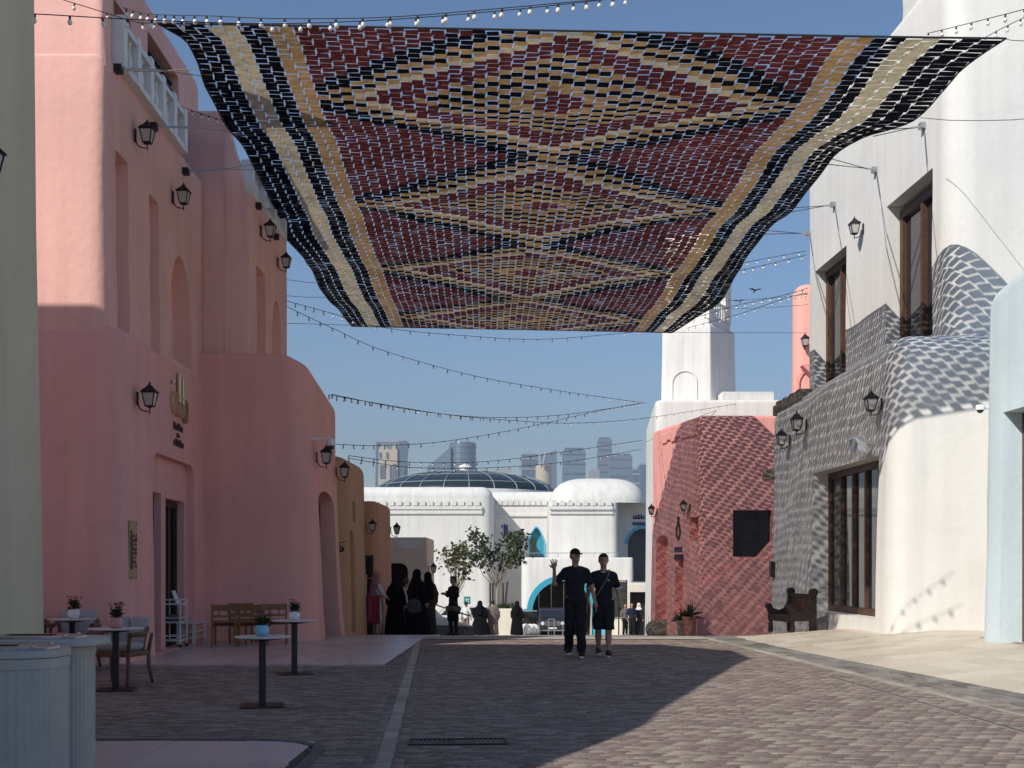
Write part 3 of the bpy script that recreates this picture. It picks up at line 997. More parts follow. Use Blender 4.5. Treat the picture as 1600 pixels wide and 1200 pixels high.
block('upper_wall', [(8.40, 23.30), (16, 23.25), (16, 33.0), (8.02, 33.0)], [.55, .1, .1, .3], 5.0, 13.3, M['white_plaster'], wh, c, 0.03, 0.3, 11, wobble=.015)
block('parapet_step', [(8.55, 23.4), (15.8, 23.4), (15.8, 24.9), (8.5, 24.9)], [.5, .1, .1, .2], 12.6, 15.0, M['white_plaster'], wh, None, 0.0, 0.25, 12)
block('parapet_step', [(8.45, 24.88), (15.8, 24.88), (15.8, 26.3), (8.4, 26.3)], [.15, .1, .1, .2], 12.6, 13.9, M['white_plaster'], wh, None, 0.0, 0.25, 13)
for (a, b) in ((W2a, W2b), (W1a, W1b)):
    glazed(wh, WU, a + .01, b - .01, 6.1, 9.30, -0.42, 2, 1, 'brown_wood', 'window_glass', .17, 'window', .14)
# rubble coping on the low roof
for i in range(9):
    u = WL.atY(29.8) + i * .34
    MB().rbox(u, u + .32, -.50 - random.uniform(0, .1), -.06, 5.55, 5.86 + random.uniform(-.06, .08), .04, WL).build('coping_stone', M['stone'], wh)
keep(wh)

# ---------------------------------------------------------------- pale blue house at the right edge
bl = empty('pale_blue_house', (9, 18, 0), label='pale blue plastered house with brown door at the right edge', cat='house')
BL = Frame((8.10, 16.0), (7.80, 20.1), -1)
BL = Frame((7.80, 20.1), (8.02, 16.0), -1)
c = MB(); c.prism(arch_poly(.75, 2.9, .22, 3.95, 'flat'), -.42, .6, BL)
block('wall', [(7.80, 20.1), (8.02, 15.4), (16, 15.4), (16, 20.1)], [.3, .1, .1, .1], -.3, lambda x, y: 6.15 + .12 * (20 - y) - .35 * clamp(1 - (20.1 - y) / .5, 0, 1),
      M['pale_blue_plaster'], bl, c, .10, .30, 14)
glazed(bl, BL, .76, 2.89, .23, 3.93, -.38, 2, 2, 'brown_wood', 'window_glass', .15, 'door')
keep(bl)

# ---------------------------------------------------------------- terracotta house in the canopy shadow
th = empty('terracotta_house', (8, 46, -1), label='terracotta red house with dark cut-corner window under the canopy shadow', cat='house')
RF = Frame((6.5, 42.0), (12.0, 42.0), -1)
RS = Frame((6.5, 42.0), (5.42, 47.2), 1)
c = MB()
wu0, wu1, wz0, wz1 = gx(1145, 42) - 6.5, gx(1206, 42) - 6.5, gzp(870, 42), gzp(797, 42)
c.prism([(wu0, wz0), (wu0 + .85, wz0), (wu1, wz0 + .55), (wu1, wz1), (wu0, wz1)], -.35, .5, RF)
def rsz(px, py): return gzp(py, RS(RS.atpx(px), 0, 0)[1])
c.prism(arch_poly(RS.atpx(1046), RS.atpx(1027), -1.2, rsz(1036, 836), .3), -.35, .5, RS)
c.prism(arch_poly(RS.atpx(1092), RS.atpx(1079), rsz(1085, 845), rsz(1085, 808), 'flat'), -.35, .5, RS)
c.prism(arch_poly(RS.atpx(1070), RS.atpx(1057), rsz(1064, 960), rsz(1064, 866), 'flat'), -.30, .5, RS)
block('wall', [(6.5, 42.0), (13, 42.0), (13, 47.2), (5.42, 47.2)], [.25, .1, .1, .2], -1.8, 6.72, M['terracotta_plaster'], th, c, .12, .12, 15)
w = MB().prism([(wu0 + .01, wz0 + .01), (wu0 + .84, wz0 + .01), (wu1 - .01, wz0 + .56), (wu1 - .01, wz1 - .01), (wu0 + .01, wz1 - .01)], -.33, -.31, RF).build('window', M['dark_glass'], th)
for t in (.33, .66):
    z = wz0 + (wz1 - wz0) * t
    MB().box(wu0 + .05, wu0 + .9, -.305, -.285, z - .012, z + .012, RF).build('glazing_bar', M['black_metal'], w)
    u = wu0 + (wu1 - wu0) * t
    MB().box(u - .012, u + .012, -.305, -.288, wz0 + .5, wz1 - .05, RF).build('glazing_bar', M['black_metal'], w)
MB().prism([(-.12, -1.8), (6, -1.8), (6, 1.9), (1.6, 1.75), (.1, .85), (-.12, .7)], .05, .26, RF).build('buttress', M['terracotta_plaster'], th)
# rubble frieze under the roof edge on the street side
for i in range(7):
    u = RS.atpx(1090) + i * .53
    MB().rbox(u, u + .55, -.02, .05 + random.uniform(0, .04), 6.12 + random.uniform(-.1, .1), 6.5, .04, RS).build('frieze_stone', M['terracotta_plaster'], th)
keep(th)

# ---------------------------------------------------------------- pink tower house behind the white house
pt = shop('pink_tower_house', 'sunlit salmon pink house top rising behind the white corner house', [(gx(1237, 50), 50), (16, 50), (16, 55), (gx(1240, 55), 55)], [.7, .1, .1, .1], -1.6, 13.2, 'salmon_plaster', None, .5, seed=16)
FT = Frame((gx(1236, 50), 50), (15, 50), -1)
MB().ring([(a, z) for a, z in arch_poly(.25, .95, 6.5, 9.5, 'round')], [(a, z) for a, z in arch_poly(.30, .90, 6.5, 9.45, 'round')], -.02, .04, FT).build('blind_arch', M['salmon_plaster'], pt)
MB().prism([(.35, 9.7), (1.4, 8.6), (1.4, 9.9)], 0, .5, FT).build('awning', M['terracotta_plaster'], pt)
keep(pt)

# ---------------------------------------------------------------- white building with the tower
wb = shop('white_building', 'long white building below the square white tower', [(gx(1024, 58), 58), (16, 58), (16, 70), (gx(1010, 70), 70)], [.5, .1, .1, .1], -2.6, 9.45, 'far_white_plaster', None, .15, seed=17)
block('roof_block', [(10.4, 60.2), (13.0, 60.2), (13.0, 63), (10.4, 63)], .05, 9.0, 10.15, M['far_white_plaster'], wb, None, 0, .03, 18)
keep(wb)
tw = empty('white_tower', (8.9, 63, 9), label='square white tower with blind arch and open belfry', cat='tower')
cr = Vector((gx(1110, 61), 61.0))                      # nearest corner
a_ = math.radians(35)
e1 = Vector((-math.cos(math.radians(20)), math.sin(math.radians(20)))) * 2.50
e2 = Vector((math.sin(a_) * 1.6, math.cos(a_) * 1.6)) * 1.85
q = [cr, cr + e2, cr + e1 + e2, cr + e1]
TFr = Frame(cr + e1, cr, -1)
block('shaft', [tuple(v) for v in q], .10, 8.0, 13.75, M['far_white_plaster'], tw, None, .10, .25, 19)
bl_o = arch_poly(.55, 1.85, 9.0, 11.4, 'round', 14); bl_i = arch_poly(.60, 1.80, 9.0, 11.35, 'round', 14)
MB().ring(bl_o, bl_i, -.05, .10, TFr).build('blind_arch', M['far_white_plaster'], tw)
cen = sum((v for v in q), Vector((0, 0))) / 4
def tq(s): return [cen + (v - cen) * s for v in q]
block('belfry_floor', [tuple(v) for v in tq(.86)], .06, 13.6, 14.1, M['far_white_plaster'], tw, None, 0, .06, 20)
for v in tq(.74):
    f2 = Frame(v, v + (q[1] - q[0]).normalized(), 1)
    MB().box(-.20, .20, -.20, .20, 14.0, 17.4, f2).build('belfry_pier', M['far_white_plaster'], tw)
block('belfry_roof', [tuple(v) for v in tq(.92)], .08, 17.3, 18.4, M['far_white_plaster'], tw, None, 0, .4, 21)
t5 = tq(.74)
for i in range(4):
    balustrade(tw, t5[i], t5[(i + 1) % 4], 14.1, 15.0, M['far_white_plaster'], .25, 1, .07)
keep(tw)

# ---------------------------------------------------------------- white market hall with glass dome at the end of the street
mh = empty('market_hall', (-1, 90, -3.4), label='long white market hall with teal arches, scalloped cornice and glass dome', cat='market hall')
def dentils(parent, x0, x1, y, z0, z1, step=.55, dirx=1):
    n = int((x1 - x0) / step)
    me = MB().prism([(-.18, z0), (.18, z0), (.20, z1 - .1), (0, z1), (-.20, z1 - .1)], -.03, .10).mesh('dentil'); me.materials.append(M['far_white_plaster'])
    for i in range(n):
        link_mesh('dentil', me, None, parent, (x0 + (i + .5) * step, y, 0))
def hall(x0, x1, y0, y1, z1, rt, seed, r=.9, cutter=None):
    return block('hall_wall', [(x0, y0), (x1, y0), (x1, y1), (x0, y1)], [.2, r, .2, .2], -3.9, z1, M['far_white_plaster'], mh, cutter, .05, rt, seed)
hx0, hx1, hx2, hx3 = -16.0, gx(770, 86), gx(858, 86), gx(966, 86)
hall(hx0, hx1, 86, 100, gzp(760, 86), .75, 22)
MB().box(hx0, hx1 - .75, 85.88, 86.0, gzp(803, 86), gzp(797, 86)).build('string_course', M['far_white_plaster'], mh)
MB().box(hx0, hx1 - .75, 85.82, 86.0, gzp(797, 86) + .04, gzp(791, 86)).build('cornice', M['far_white_plaster'], mh)
dentils(mh, hx0 + 5, hx1 - .8, 85.9, gzp(790, 86), gzp(781, 86))
c = MB()
RX = Frame((hx1 - .5, 91.2), (hx2 + 1, 91.2), -1)
a0, a1 = gx(827, 90) - RX.o.x, gx(850, 90) - RX.o.x
c.prism(arch_poly(a0, a1, gzp(872, 90), gzp(824, 90), 'pointed', 16), -.5, .5, RX)
hall(hx1 - .5, hx2 + 1, 91.2, 101, gzp(766, 90), .7, 23, .1, c)
MB().ring(arch_poly(a0 - .16, a1 + .16, gzp(872, 90), gzp(821, 90), 'pointed', 16)[1:] , arch_poly(a0, a1, gzp(872, 90), gzp(824, 90), 'pointed', 16)[1:], -.3, .06, RX, closed=False).build('arch_trim', M['sky_blue_paint'], mh)
MB().prism(arch_poly(a0 + .01, a1 - .01, gzp(872, 90), gzp(825, 90), 'pointed', 16), -.48, -.40, RX).build('arch_window', M['teal_paint'], mh)
MB().box(a0 + .2, (a0 + a1) / 2, -.39, -.36, gzp(872, 90), gzp(840, 90), RX).build('arch_pane', M['dark_glass'], mh)
dentils(mh, hx1 + .2, hx2, 91.1, gzp(788, 90), gzp(779, 90), .42)
MB().box(hx1 - .5, hx2, 91.06, 91.2, gzp(806, 90), gzp(803, 90)).build('string_course', M['far_white_plaster'], mh)
block('hall_wall', [(hx2, 86.02), (hx3, 86.02), (hx3, 96), (hx2, 96)], [.1, .5, .2, .2], -3.9, gzp(785, 86), M['far_white_plaster'], mh, None, .05, .08, 24)
dentils(mh, hx2 + .1, hx3 - .3, 85.9, gzp(790, 86), gzp(781, 86))
MB().box(hx2 + .02, hx3 - .4, 85.9, 86.02, gzp(803, 86), gzp(800, 86)).build('string_course', M['far_white_plaster'], mh)
MB().box(hx2 + .02, hx3 - .4, 85.86, 86.02, gzp(796, 86), gzp(791, 86)).build('cornice', M['far_white_plaster'], mh)
# domed vault on the second hall
vx0, vx1 = hx2 + .1, gx(1010, 88)
vz0, vz1 = gzp(785, 86), gzp(746, 88)
vs = []; fs = []
NU, NV = 28, 12
for j in range(NV + 1):
    b = math.pi / 2 * j / NV
    for i in range(NU):
        a = 2 * math.pi * i / NU
        ca, sa = math.cos(a), math.sin(a)
        se = lambda t, e: math.copysign(abs(t) ** e, t)
        k = math.cos(b) ** .55
        vs.append(((vx0 + vx1) / 2 + (vx1 - vx0) / 2 * se(ca, .5) * k, 90.2 + 4.1 * se(sa, .5) * k, vz0 + (vz1 - vz0) * math.sin(b)))
for j in range(NV):
    for i in range(NU):
        fs.append((j * NU + i, j * NU + (i + 1) % NU, (j + 1) * NU + (i + 1) % NU, (j + 1) * NU + i))
MB().add(vs, fs).build('vault', M['far_white_plaster'], mh, True)
c = MB()
RX2 = Frame((hx3 - 1, 89.0), (16, 89.0), -1)
b0, b1 = gx(981, 89) - RX2.o.x, gx(1030, 89) - RX2.o.x
c.prism(arch_poly(b0, b1, gzp(908, 89), gzp(826, 89), 'round', 16), -1.0, .5, RX2)
hall(hx3 - 1, 16, 89, 100, gzp(786, 89), .08, 25, .1, c)
MB().ring(arch_poly(b0 - .22, b1 + .22, gzp(908, 89), gzp(821, 89), 'round', 16)[1:], arch_poly(b0, b1, gzp(908, 89), gzp(826, 89), 'round', 16)[1:], -.4, .06, RX2, closed=False).build('arch_trim', M['sky_blue_paint'], mh)
MB().box(b0 - .2, b1 + .2, -.96, -.90, gzp(908, 89), gzp(826, 89), RX2).build('arch_back', M['grey_cloth'], mh)
dentils(mh, hx3, 11, 88.9, gzp(788, 89), gzp(780, 89), .42)
# terrace storey in front, with the vehicle arch
c = MB()
TFW = Frame((gx(816, 80), 80.0), (gx(990, 80), 80.0), -1)
t0, t1 = gx(832, 80) - TFW.o.x, gx(926, 80) - TFW.o.x
c.prism(arch_poly(t0, t1, -3.6, gzp(908, 80), 'round', 18), -3.0, .5, TFW)
block('terrace_wall', [(gx(816, 80), 80), (gx(990, 80), 80), (gx(990, 80), 85.9), (gx(816, 80), 85.9)], [.5, .3, .1, .1], -3.7, gzp(871, 80), M['far_white_plaster'], mh, c, .05, .12, 26)
MB().ring(arch_poly(t0 - .38, t1 + .38, -3.2, gzp(899, 80), 'round', 18)[1:], arch_poly(t0, t1, -3.2, gzp(908, 80), 'round', 18)[1:], -.8, .07, TFW, closed=False).build('arch_trim', M['teal_paint'], mh)
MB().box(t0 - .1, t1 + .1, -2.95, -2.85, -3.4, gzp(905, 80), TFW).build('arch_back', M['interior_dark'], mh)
for k in range(4):
    u = t0 + .45 + k * .85
    MB().box(u, u + .05, -2.80, -2.72, -3.2, gzp(912, 80), TFW).build('arch_mullion', M['steel'], mh)
for (u0, u1) in ((.05, t0 - .4), (t1 + .4, TFW.L - 1.9)):
    MB().box(u0, u1, .01, .10, -3.3, gzp(951, 80), TFW).build('plinth', M['sky_blue_paint'], mh)
TR = Frame((gx(816, 80.3), 80.3), (gx(965, 80.3), 80.3), -1)
rl = MB().tube([TR(0, 0, gzp(864, 80)), TR(TR.L, 0, gzp(864, 80))], .025, 6).build('terrace_rail', M['steel'], mh)
for k in range(9):
    MB().tube([TR(k * TR.L / 8, 0, gzp(873, 80)), TR(k * TR.L / 8, 0, gzp(864, 80))], .018, 5).build('rail_post', M['steel'], rl)
# doorway block at the right that people stand in front of
DB = Frame((gx(965, 74), 74.0), (gx(1012, 74), 74.0), -1)
c = MB(); c.prism(arch_poly(.75, 1.75, -2.9, gzp(925, 74), 'flat'), -.8, .4, DB)
block('porch_wall', [(gx(965, 74), 74), (gx(1025, 74), 74), (gx(1025, 74), 79.9), (gx(965, 74), 79.9)], .05, -3.3, gzp(912, 74), M['cream_plaster'], mh, c, 0, .05, 27)
MB().box(.7, 1.8, -.79, -.75, -2.8, gzp(924, 74), DB).build('porch_door', M['interior_dark'], mh)
# glass dome
gd = Vector((gx(722, 101), 108, 0)); R0 = 8.1
gz0, gz1 = gzp(768, 104), gzp(737, 108)
vs = []; fs = []
NU, NV = 40, 10
for j in range(NV + 1):
    b = math.pi / 2 * j / NV
    for i in range(NU):
        a = 2 * math.pi * i / NU
        vs.append((gd.x + R0 * math.cos(b) * math.cos(a), gd.y + R0 * math.cos(b) * math.sin(a), gz0 + (gz1 - gz0) * math.sin(b)))
for j in range(NV):
    for i in range(NU):
        fs.append((j * NU + i, j * NU + (i + 1) % NU, (j + 1) * NU + (i + 1) % NU, (j + 1) * NU + i))
dome = MB().add(vs, fs).build('glass_dome', M['dome_glass'], mh, True)
principled('dome_rib', (0.24, 0.28, 0.29), 0.5)
for i in range(24):
    a = 2 * math.pi * (i + .3) / 24
    MB().tube([(gd.x + (R0 + .03) * math.cos(b) * math.cos(a), gd.y + (R0 + .03) * math.cos(b) * math.sin(a), gz0 + (gz1 - gz0 + .03) * math.sin(b)) for b in np.linspace(0, 1.52, 9)], .042, 5).build('rib', M['dome_rib'], dome)
for b in (.35, .75, 1.1):
    MB().tube([(gd.x + (R0 + .02) * math.cos(b) * math.cos(a), gd.y + (R0 + .02) * math.cos(b) * math.sin(a), gz0 + (gz1 - gz0 + .02) * math.sin(b)) for a in np.linspace(0, 2 * math.pi, 41)], .04, 5, False).build('ring_rib', M['dome_rib'], dome)
MB().lathe([(.5, 0), (.5, .35), (.62, .4), (.5, .6), (.1, .75)], (gd.x, gd.y, gz1 - .05), 14).build('lantern', M['far_white_plaster'], dome)
# drum under the dome so that it rests on the roof
MB().lathe([(R0 + .3, -3.5), (R0 + .3, .02), (R0 - .1, .05)], (gd.x, gd.y, gz0), 40).build('drum', M['far_white_plaster'], mh, 40)
# raised blue lettering on the shaded wall
def glyph(parent, fr, strokes, v0, v1, mat, name='letter'):
    for s_ in strokes:
        m_ = MB()
        for (u0, u1, z0, z1) in s_:
            m_.box(u0, u1, v0, v1, z0, z1, fr)
        m_.build(name, mat, parent)
def pxs(list_, Y, ox):
    return [[(gx(a, Y) - ox, gx(b, Y) - ox, gzp(d, Y), gzp(c_, Y)) for (a, b, c_, d) in s_] for s_ in list_]
hs = empty('hall_sign', (gx(800, 90), 89.9, gzp(840, 90)), label='dark blue raised lettering on the shaded wall behind the taller tree', cat='sign')
glyph(hs, RX, pxs([
    [(770.3, 771.6, 819, 832)],
    [(783.5, 785.3, 820, 824), (787, 790, 818.5, 834)], [(791, 793.5, 820, 832), (790.5, 794, 832, 834)],
    [(786, 800, 834, 836), (797, 799, 829.5, 834)], [(800, 811, 835, 837.5), (807, 810, 829, 835), (810, 813, 832, 838)],
    [(802, 805, 840, 844), (806, 812.5, 839, 841), (806.5, 812, 842, 844)],
    [(796, 800, 848.5, 855.5)], [(802, 804.5, 848.5, 855.5)], [(805.5, 808, 848.5, 855.5)], [(809, 811, 848.5, 855.5)], [(811.8, 814, 848.5, 855.5)],
    [(774, 776.5, 849, 852)], [(777.5, 780, 849, 853)], [(781, 784, 849, 853)]], 90, RX.o.x), .01, .07, M['sign_blue'])
keep(hs)
hs2 = empty('hall_sign', (gx(998, 89), 88.9, gzp(815, 89)), label='dark blue raised lettering over the big teal arch at right', cat='sign')
glyph(hs2, RX2, pxs([
    [(989, 991, 806, 811)], [(993, 995, 805, 811), (991, 1000, 809, 811)], [(997, 999, 804, 809)], [(1001, 1003, 804, 811)], [(1004, 1007, 807, 811)],
    [(988.5, 991, 816, 821)], [(992, 994.5, 816, 821)], [(995.5, 998, 816, 821)], [(999, 1001.5, 816, 821)], [(1002.5, 1005, 816, 821)], [(1006, 1008, 816, 821)]], 89, RX2.o.x), .01, .07, M['sign_blue'])
keep(hs2)
keep(mh)

# ---------------------------------------------------------------- skyline across the bay
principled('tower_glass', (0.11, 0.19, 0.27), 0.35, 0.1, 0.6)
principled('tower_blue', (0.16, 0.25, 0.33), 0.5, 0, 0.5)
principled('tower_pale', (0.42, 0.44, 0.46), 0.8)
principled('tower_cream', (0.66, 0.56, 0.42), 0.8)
SKY = 2000.0
def sk(px): return gx(px, SKY)
def tower(label, x0, x1, ytop, depth=40, Y=SKY, mat='tower_glass', bands=0, band_mat='tower_pale', shape='box', base=-3.5):
    X0, X1 = gx(x0, Y), gx(x1, Y); z1 = gzp(ytop, Y)
    root = empty('skyscraper', ((X0 + X1) / 2, Y, base), label=label, cat='skyscraper', group='towers on the skyline')
    if shape == 'box':
        MB().box(X0, X1, Y, Y + depth, base, z1).build('shaft', M[mat], root)
        MB().box(X0 + 3, X1 - 3, Y + 3, Y + depth - 3, z1, z1 + 4).build('roof', M[band_mat], root)
    elif shape == 'cyl':
        r = (X1 - X0) / 2
        MB().lathe([(r, base), (r, z1 - 3), (r * .96, z1)], ((X0 + X1) / 2, Y + r, 0), 28).build('shaft', M[mat], root, 40)
    elif shape == 'slant':
        MB().prism([(X0, base), (X1, base), (X1, z1), (X0, gzp(ytop + 32, Y))], Y, Y + depth, Ident()).build('shaft', M[mat], root)
    elif shape == 'wedge':
        MB().prism([(X0, base), (X1, base), (X1, z1 + 4), ((X0 + X1) / 2, z1), (X0, z1 - 3)], Y, Y + depth).build('shaft', M[mat], root)
    for i in range(bands):
        z = z1 - 8 - i * (z1 - 50) / max(bands, 1)
        if z < 60: break
        if shape == 'cyl':
            r = (X1 - X0) / 2
            MB().lathe([(r + .8, z), (r + .8, z + 2.2)], ((X0 + X1) / 2, Y + r, 0), 28).build('floor_band', M[band_mat], root)
        else:
            MB().box(X0 - .6, X1 + .6, Y - .8, Y + 1, z, z + 2.2).build('floor_band', M[band_mat], root)
    keep(root)
    return root
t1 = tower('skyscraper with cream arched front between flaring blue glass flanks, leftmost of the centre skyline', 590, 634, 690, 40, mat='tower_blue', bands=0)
F1 = lambda *a: a
def onY(poly, y0, y1, mat, name):
    o_ = MB().prism([(sk(a), gzp(b, SKY)) for a, b in poly], y0, y1).build(name, M[mat], t1)
    return o_
onY([(587, 770), (593, 770), (592, 691), (588, 691)], SKY - 6, SKY + 30, 'tower_glass', 'flank')
onY([(624, 770), (630, 770), (637, 690), (624, 690)], SKY - 8, SKY + 30, 'tower_glass', 'flank')
onY([(592, 770), (622, 770), (622, 700), (617, 695), (612, 704), (606, 702), (603, 697), (599, 696), (595, 699), (593, 704)], SKY - 12, SKY - 4, 'tower_cream', 'front')
for (a, b, c_, d) in ((595, 603, 728, 748), (610, 613, 728, 756), (615, 620, 726, 756), (594, 597, 708, 716), (604.5, 608, 708, 717)):
    MB().box(sk(a), sk(b), SKY - 13.5, SKY - 11, gzp(d, SKY), gzp(c_, SKY)).build('glazing', M['tower_glass'], t1)
for ch in t1.children: ch.matrix_parent_inverse = Matrix.Translation(-t1.location)
tower('slanted roof glass tower left of the round tower on the skyline', 667, 704, 698, mat='tower_blue', shape='slant', bands=0)
tower('round dark blue glass tower behind the dome ribs', 701, 743, 690, mat='tower_glass', shape='cyl', bands=16, band_mat='tower_blue')
tower('slim blue tower just beside the pink wing edge', 508, 518.5, 648, mat='tower_glass', bands=14, band_mat='tower_blue')
tower('square glass tower with pale floor bands near the crane-like mast', 815, 841, 710, mat='tower_glass', bands=8)
ms = tower('cream stepped drum tower carrying a slanting white mast', 837, 862, 727, Y=1900, mat='tower_cream', shape='cyl', bands=0)
MB().tube([P(848, 728, 1895), P(853, 707, 1895)], 2.2, 8).build('mast', M['tower_pale'], ms)
for ch in ms.children: ch.matrix_parent_inverse = Matrix.Translation(-ms.location)
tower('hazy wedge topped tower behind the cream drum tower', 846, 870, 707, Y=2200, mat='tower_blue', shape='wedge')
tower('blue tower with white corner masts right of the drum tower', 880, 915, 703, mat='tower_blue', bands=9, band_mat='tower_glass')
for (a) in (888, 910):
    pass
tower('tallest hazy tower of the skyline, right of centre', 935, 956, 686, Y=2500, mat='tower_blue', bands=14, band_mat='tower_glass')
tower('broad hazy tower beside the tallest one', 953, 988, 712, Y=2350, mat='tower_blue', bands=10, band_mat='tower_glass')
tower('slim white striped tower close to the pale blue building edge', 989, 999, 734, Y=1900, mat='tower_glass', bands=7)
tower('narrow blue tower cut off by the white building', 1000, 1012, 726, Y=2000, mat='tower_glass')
tower('low pale boat shaped tower behind the dome on the right', 761, 800, 733, Y=1800, mat='tower_pale', shape='wedge')
tower('faint low tower left of the drum tower', 922, 937, 735, Y=2300, mat='tower_pale')
# ---------------------------------------------------------------- woven shade canopy over the street
NCOL, NROW = 58, 136
ZC = 9.5                                         # the canopy hangs level
def edge(px):
    q = np.array(px, float)
    Y = (ZC - HC) * FP / (HOR - q[:, 1])
    return np.stack([Y, (q[:, 0] - 800.0) / FP * Y], 1)
LE = edge([(246, 36), (290, 65), (312, 105), (320, 130), (355, 195), (380, 235), (408, 280), (428, 320), (440, 365), (475, 400), (500, 450), (516, 470), (550, 510)])
RE = edge([(1572, 60), (1500, 112), (1450, 167), (1425, 185), (1352, 207), (1302, 250), (1270, 287), (1232, 330), (1192, 370), (1162, 405), (1150, 432), (1130, 465), (1100, 490), (1050, 520)])
def wave_z(u, v):
    return (0.07 * np.sin(2 * np.pi * (v * 4.6 + 0.10 + 0.10 * np.sin(3 * u))) * (1 - 0.55 * v)
            + 0.03 * np.sin(2 * np.pi * (v * 9.3 + u * 1.2)) * (1 - 0.7 * v)) * np.clip(v * 14, 0, 1) * np.clip((1 - v) * 14, 0, 1)
def canopy(u, v):
    u = np.asarray(u, float); v = np.asarray(v, float)
    yl = LE[0, 0] + v * (LE[-1, 0] - LE[0, 0]); yr = RE[0, 0] + v * (RE[-1, 0] - RE[0, 0])
    xl = np.interp(yl, LE[:, 0], LE[:, 1]); xr = np.interp(yr, RE[:, 0], RE[:, 1])
    xls = -5.1 - 0.3 * v; xrs = 6.8 - 0.85 * v          # smooth field inside, scalloped only at the rims
    xm = xls + u * (xrs - xls)
    wl = np.exp(-u * 14); wr = np.exp(-(1 - u) * 14)
    x = xm + (xl - xls) * wl + (xr - xrs) * wr
    y = yl + u * (yr - yl)
    z = ZC + wave_z(u, v) + 0 * u
    return np.stack([x, y, z], -1)

def weave_material(name, col, trans=0.35, gain=1.0):
    m = bpy.data.materials.new(name); m.use_nodes = True
    nt = m.node_tree; nt.nodes.clear()
    out = nt.nodes.new("ShaderNodeOutputMaterial")
    d = nt.nodes.new("ShaderNodeBsdfDiffuse"); t = nt.nodes.new("ShaderNodeBsdfTranslucent")
    mx = nt.nodes.new("ShaderNodeMixShader"); mx.inputs[0].default_value = trans
    geo = nt.nodes.new("ShaderNodeNewGeometry")
    n1 = nt.nodes.new("ShaderNodeTexNoise"); n1.inputs["Scale"].default_value = 7; n1.inputs["Detail"].default_value = 5
    nt.links.new(geo.outputs["Position"], n1.inputs["Vector"])
    n2 = nt.nodes.new("ShaderNodeTexNoise"); n2.inputs["Scale"].default_value = 0.9; n2.inputs["Detail"].default_value = 4
    nt.links.new(geo.outputs["Position"], n2.inputs["Vector"])
    ad = nt.nodes.new("ShaderNodeMath"); ad.operation = 'ADD'
    nt.links.new(n1.outputs["Fac"], ad.inputs[0]); nt.links.new(n2.outputs["Fac"], ad.inputs[1])
    mr = nt.nodes.new("ShaderNodeMapRange"); mr.inputs["From Min"].default_value = .7; mr.inputs["From Max"].default_value = 1.3
    mr.inputs["To Min"].default_value = .62; mr.inputs["To Max"].default_value = 1.2
    nt.links.new(ad.outputs[0], mr.inputs["Value"])
    hs = nt.nodes.new("ShaderNodeHueSaturation"); hs.inputs["Color"].default_value = (*col, 1)
    nt.links.new(mr.outputs["Result"], hs.inputs["Value"])
    nt.links.new(hs.outputs["Color"], d.inputs["Color"]); nt.links.new(hs.outputs["Color"], t.inputs["Color"])
    nt.links.new(d.outputs[0], mx.inputs[1]); nt.links.new(t.outputs[0], mx.inputs[2])
    nt.links.new(mx.outputs[0], out.inputs[0])
    MATS[name] = m
    return m
WEAVE = [weave_material('weave_black', (0.010, 0.011, 0.016), .10), weave_material('weave_cream', (0.62, 0.52, 0.33), .30),
         weave_material('weave_tan', (0.43, 0.265, 0.115), .34), weave_material('weave_maroon', (0.125, 0.028, 0.027), .30)]
weave_material('weave_cord', (0.66, 0.65, 0.66), .45)

def flap_colour(c, r):
    """0 black, 1 cream, 2 tan, 3 maroon"""
    e = min(c, NCOL - 1 - c)
    if e < 3: return 0
    if e < 5: return 1
    if e < 7: return 0
    if e < 9: return 2
    cc = abs(c - (NCOL - 1) / 2)                # .5 .. 18.5 inside the field
    per, first = 36.8, 15.0
    k = round((r - first) / per)
    rr = abs(r - (first + per * k))
    b = 18.4 * (1 - (cc - .5) / 20.0)             # where the lozenge outline crosses this column
    k = int(math.floor(b - rr + .001))
    if k < -3: return 3
    if k < 0: return 0
    return (2, 0, 2, 1, 3, 3, 3, 3, 2, 0, 2, 0, 2, 0, 2, 2, 3, 3, 3)[min(k, 18)]

cano = empty('shade_canopy', (1.0, 29, 0), label='woven shade canopy with maroon, tan, black and cream lozenges hung across the street', cat='canopy')
cano_inv = Matrix.Translation((-1.0, -29, 0))
GU, GV = 0.034, 0.068                            # half of the gap left round each flap, as a share of its cell
flaps = []
for c_ in range(NCOL):
    for r_ in range(NROW):
        off = 0.5 if c_ % 2 else 0.0
        v0 = (r_ + off) / (NROW + .5); v1 = (r_ + 1 + off) / (NROW + .5)
        flaps.append((c_, r_, c_ / NCOL, (c_ + 1) / NCOL, v0, v1, flap_colour(c_, r_)))
A = np.array(flaps, float)
n = len(A)
zz_ = np.where((2 * A[:, 1] + A[:, 0]) % 4 < 2, .055, -.055) / NCOL
u0 = A[:, 2] + GU / NCOL + zz_; u1 = A[:, 3] - GU / NCOL + zz_
dv = (A[:, 5] - A[:, 4]); v0 = A[:, 4] + dv * GV; v1 = A[:, 5] - dv * GV
jit = RNG.normal(0, 0.004, (n, 4, 3))
pts = np.zeros((n, 6, 3))
for i, (uu, vv) in enumerate(((u0, v0), (u1, v0), (u0, (v0 + v1) / 2), (u1, (v0 + v1) / 2), (u0, v1), (u1, v1))):
    pts[:, i] = canopy(uu, vv)
pts[:, [0, 1, 4, 5]] += jit
tilt = RNG.normal(0.0048, 0.003, n)
pts[:, 0:2, 2] += tilt[:, None]; pts[:, 4:6, 2] -= tilt[:, None]
pts[:, 2:4, 2] -= RNG.uniform(0.003, 0.010, n)[:, None]
col = A[:, 6].astype(int)
order = np.argsort(A[:, 4])                      # nearest rows show largest
single = order[:300]; rest = order[300:]
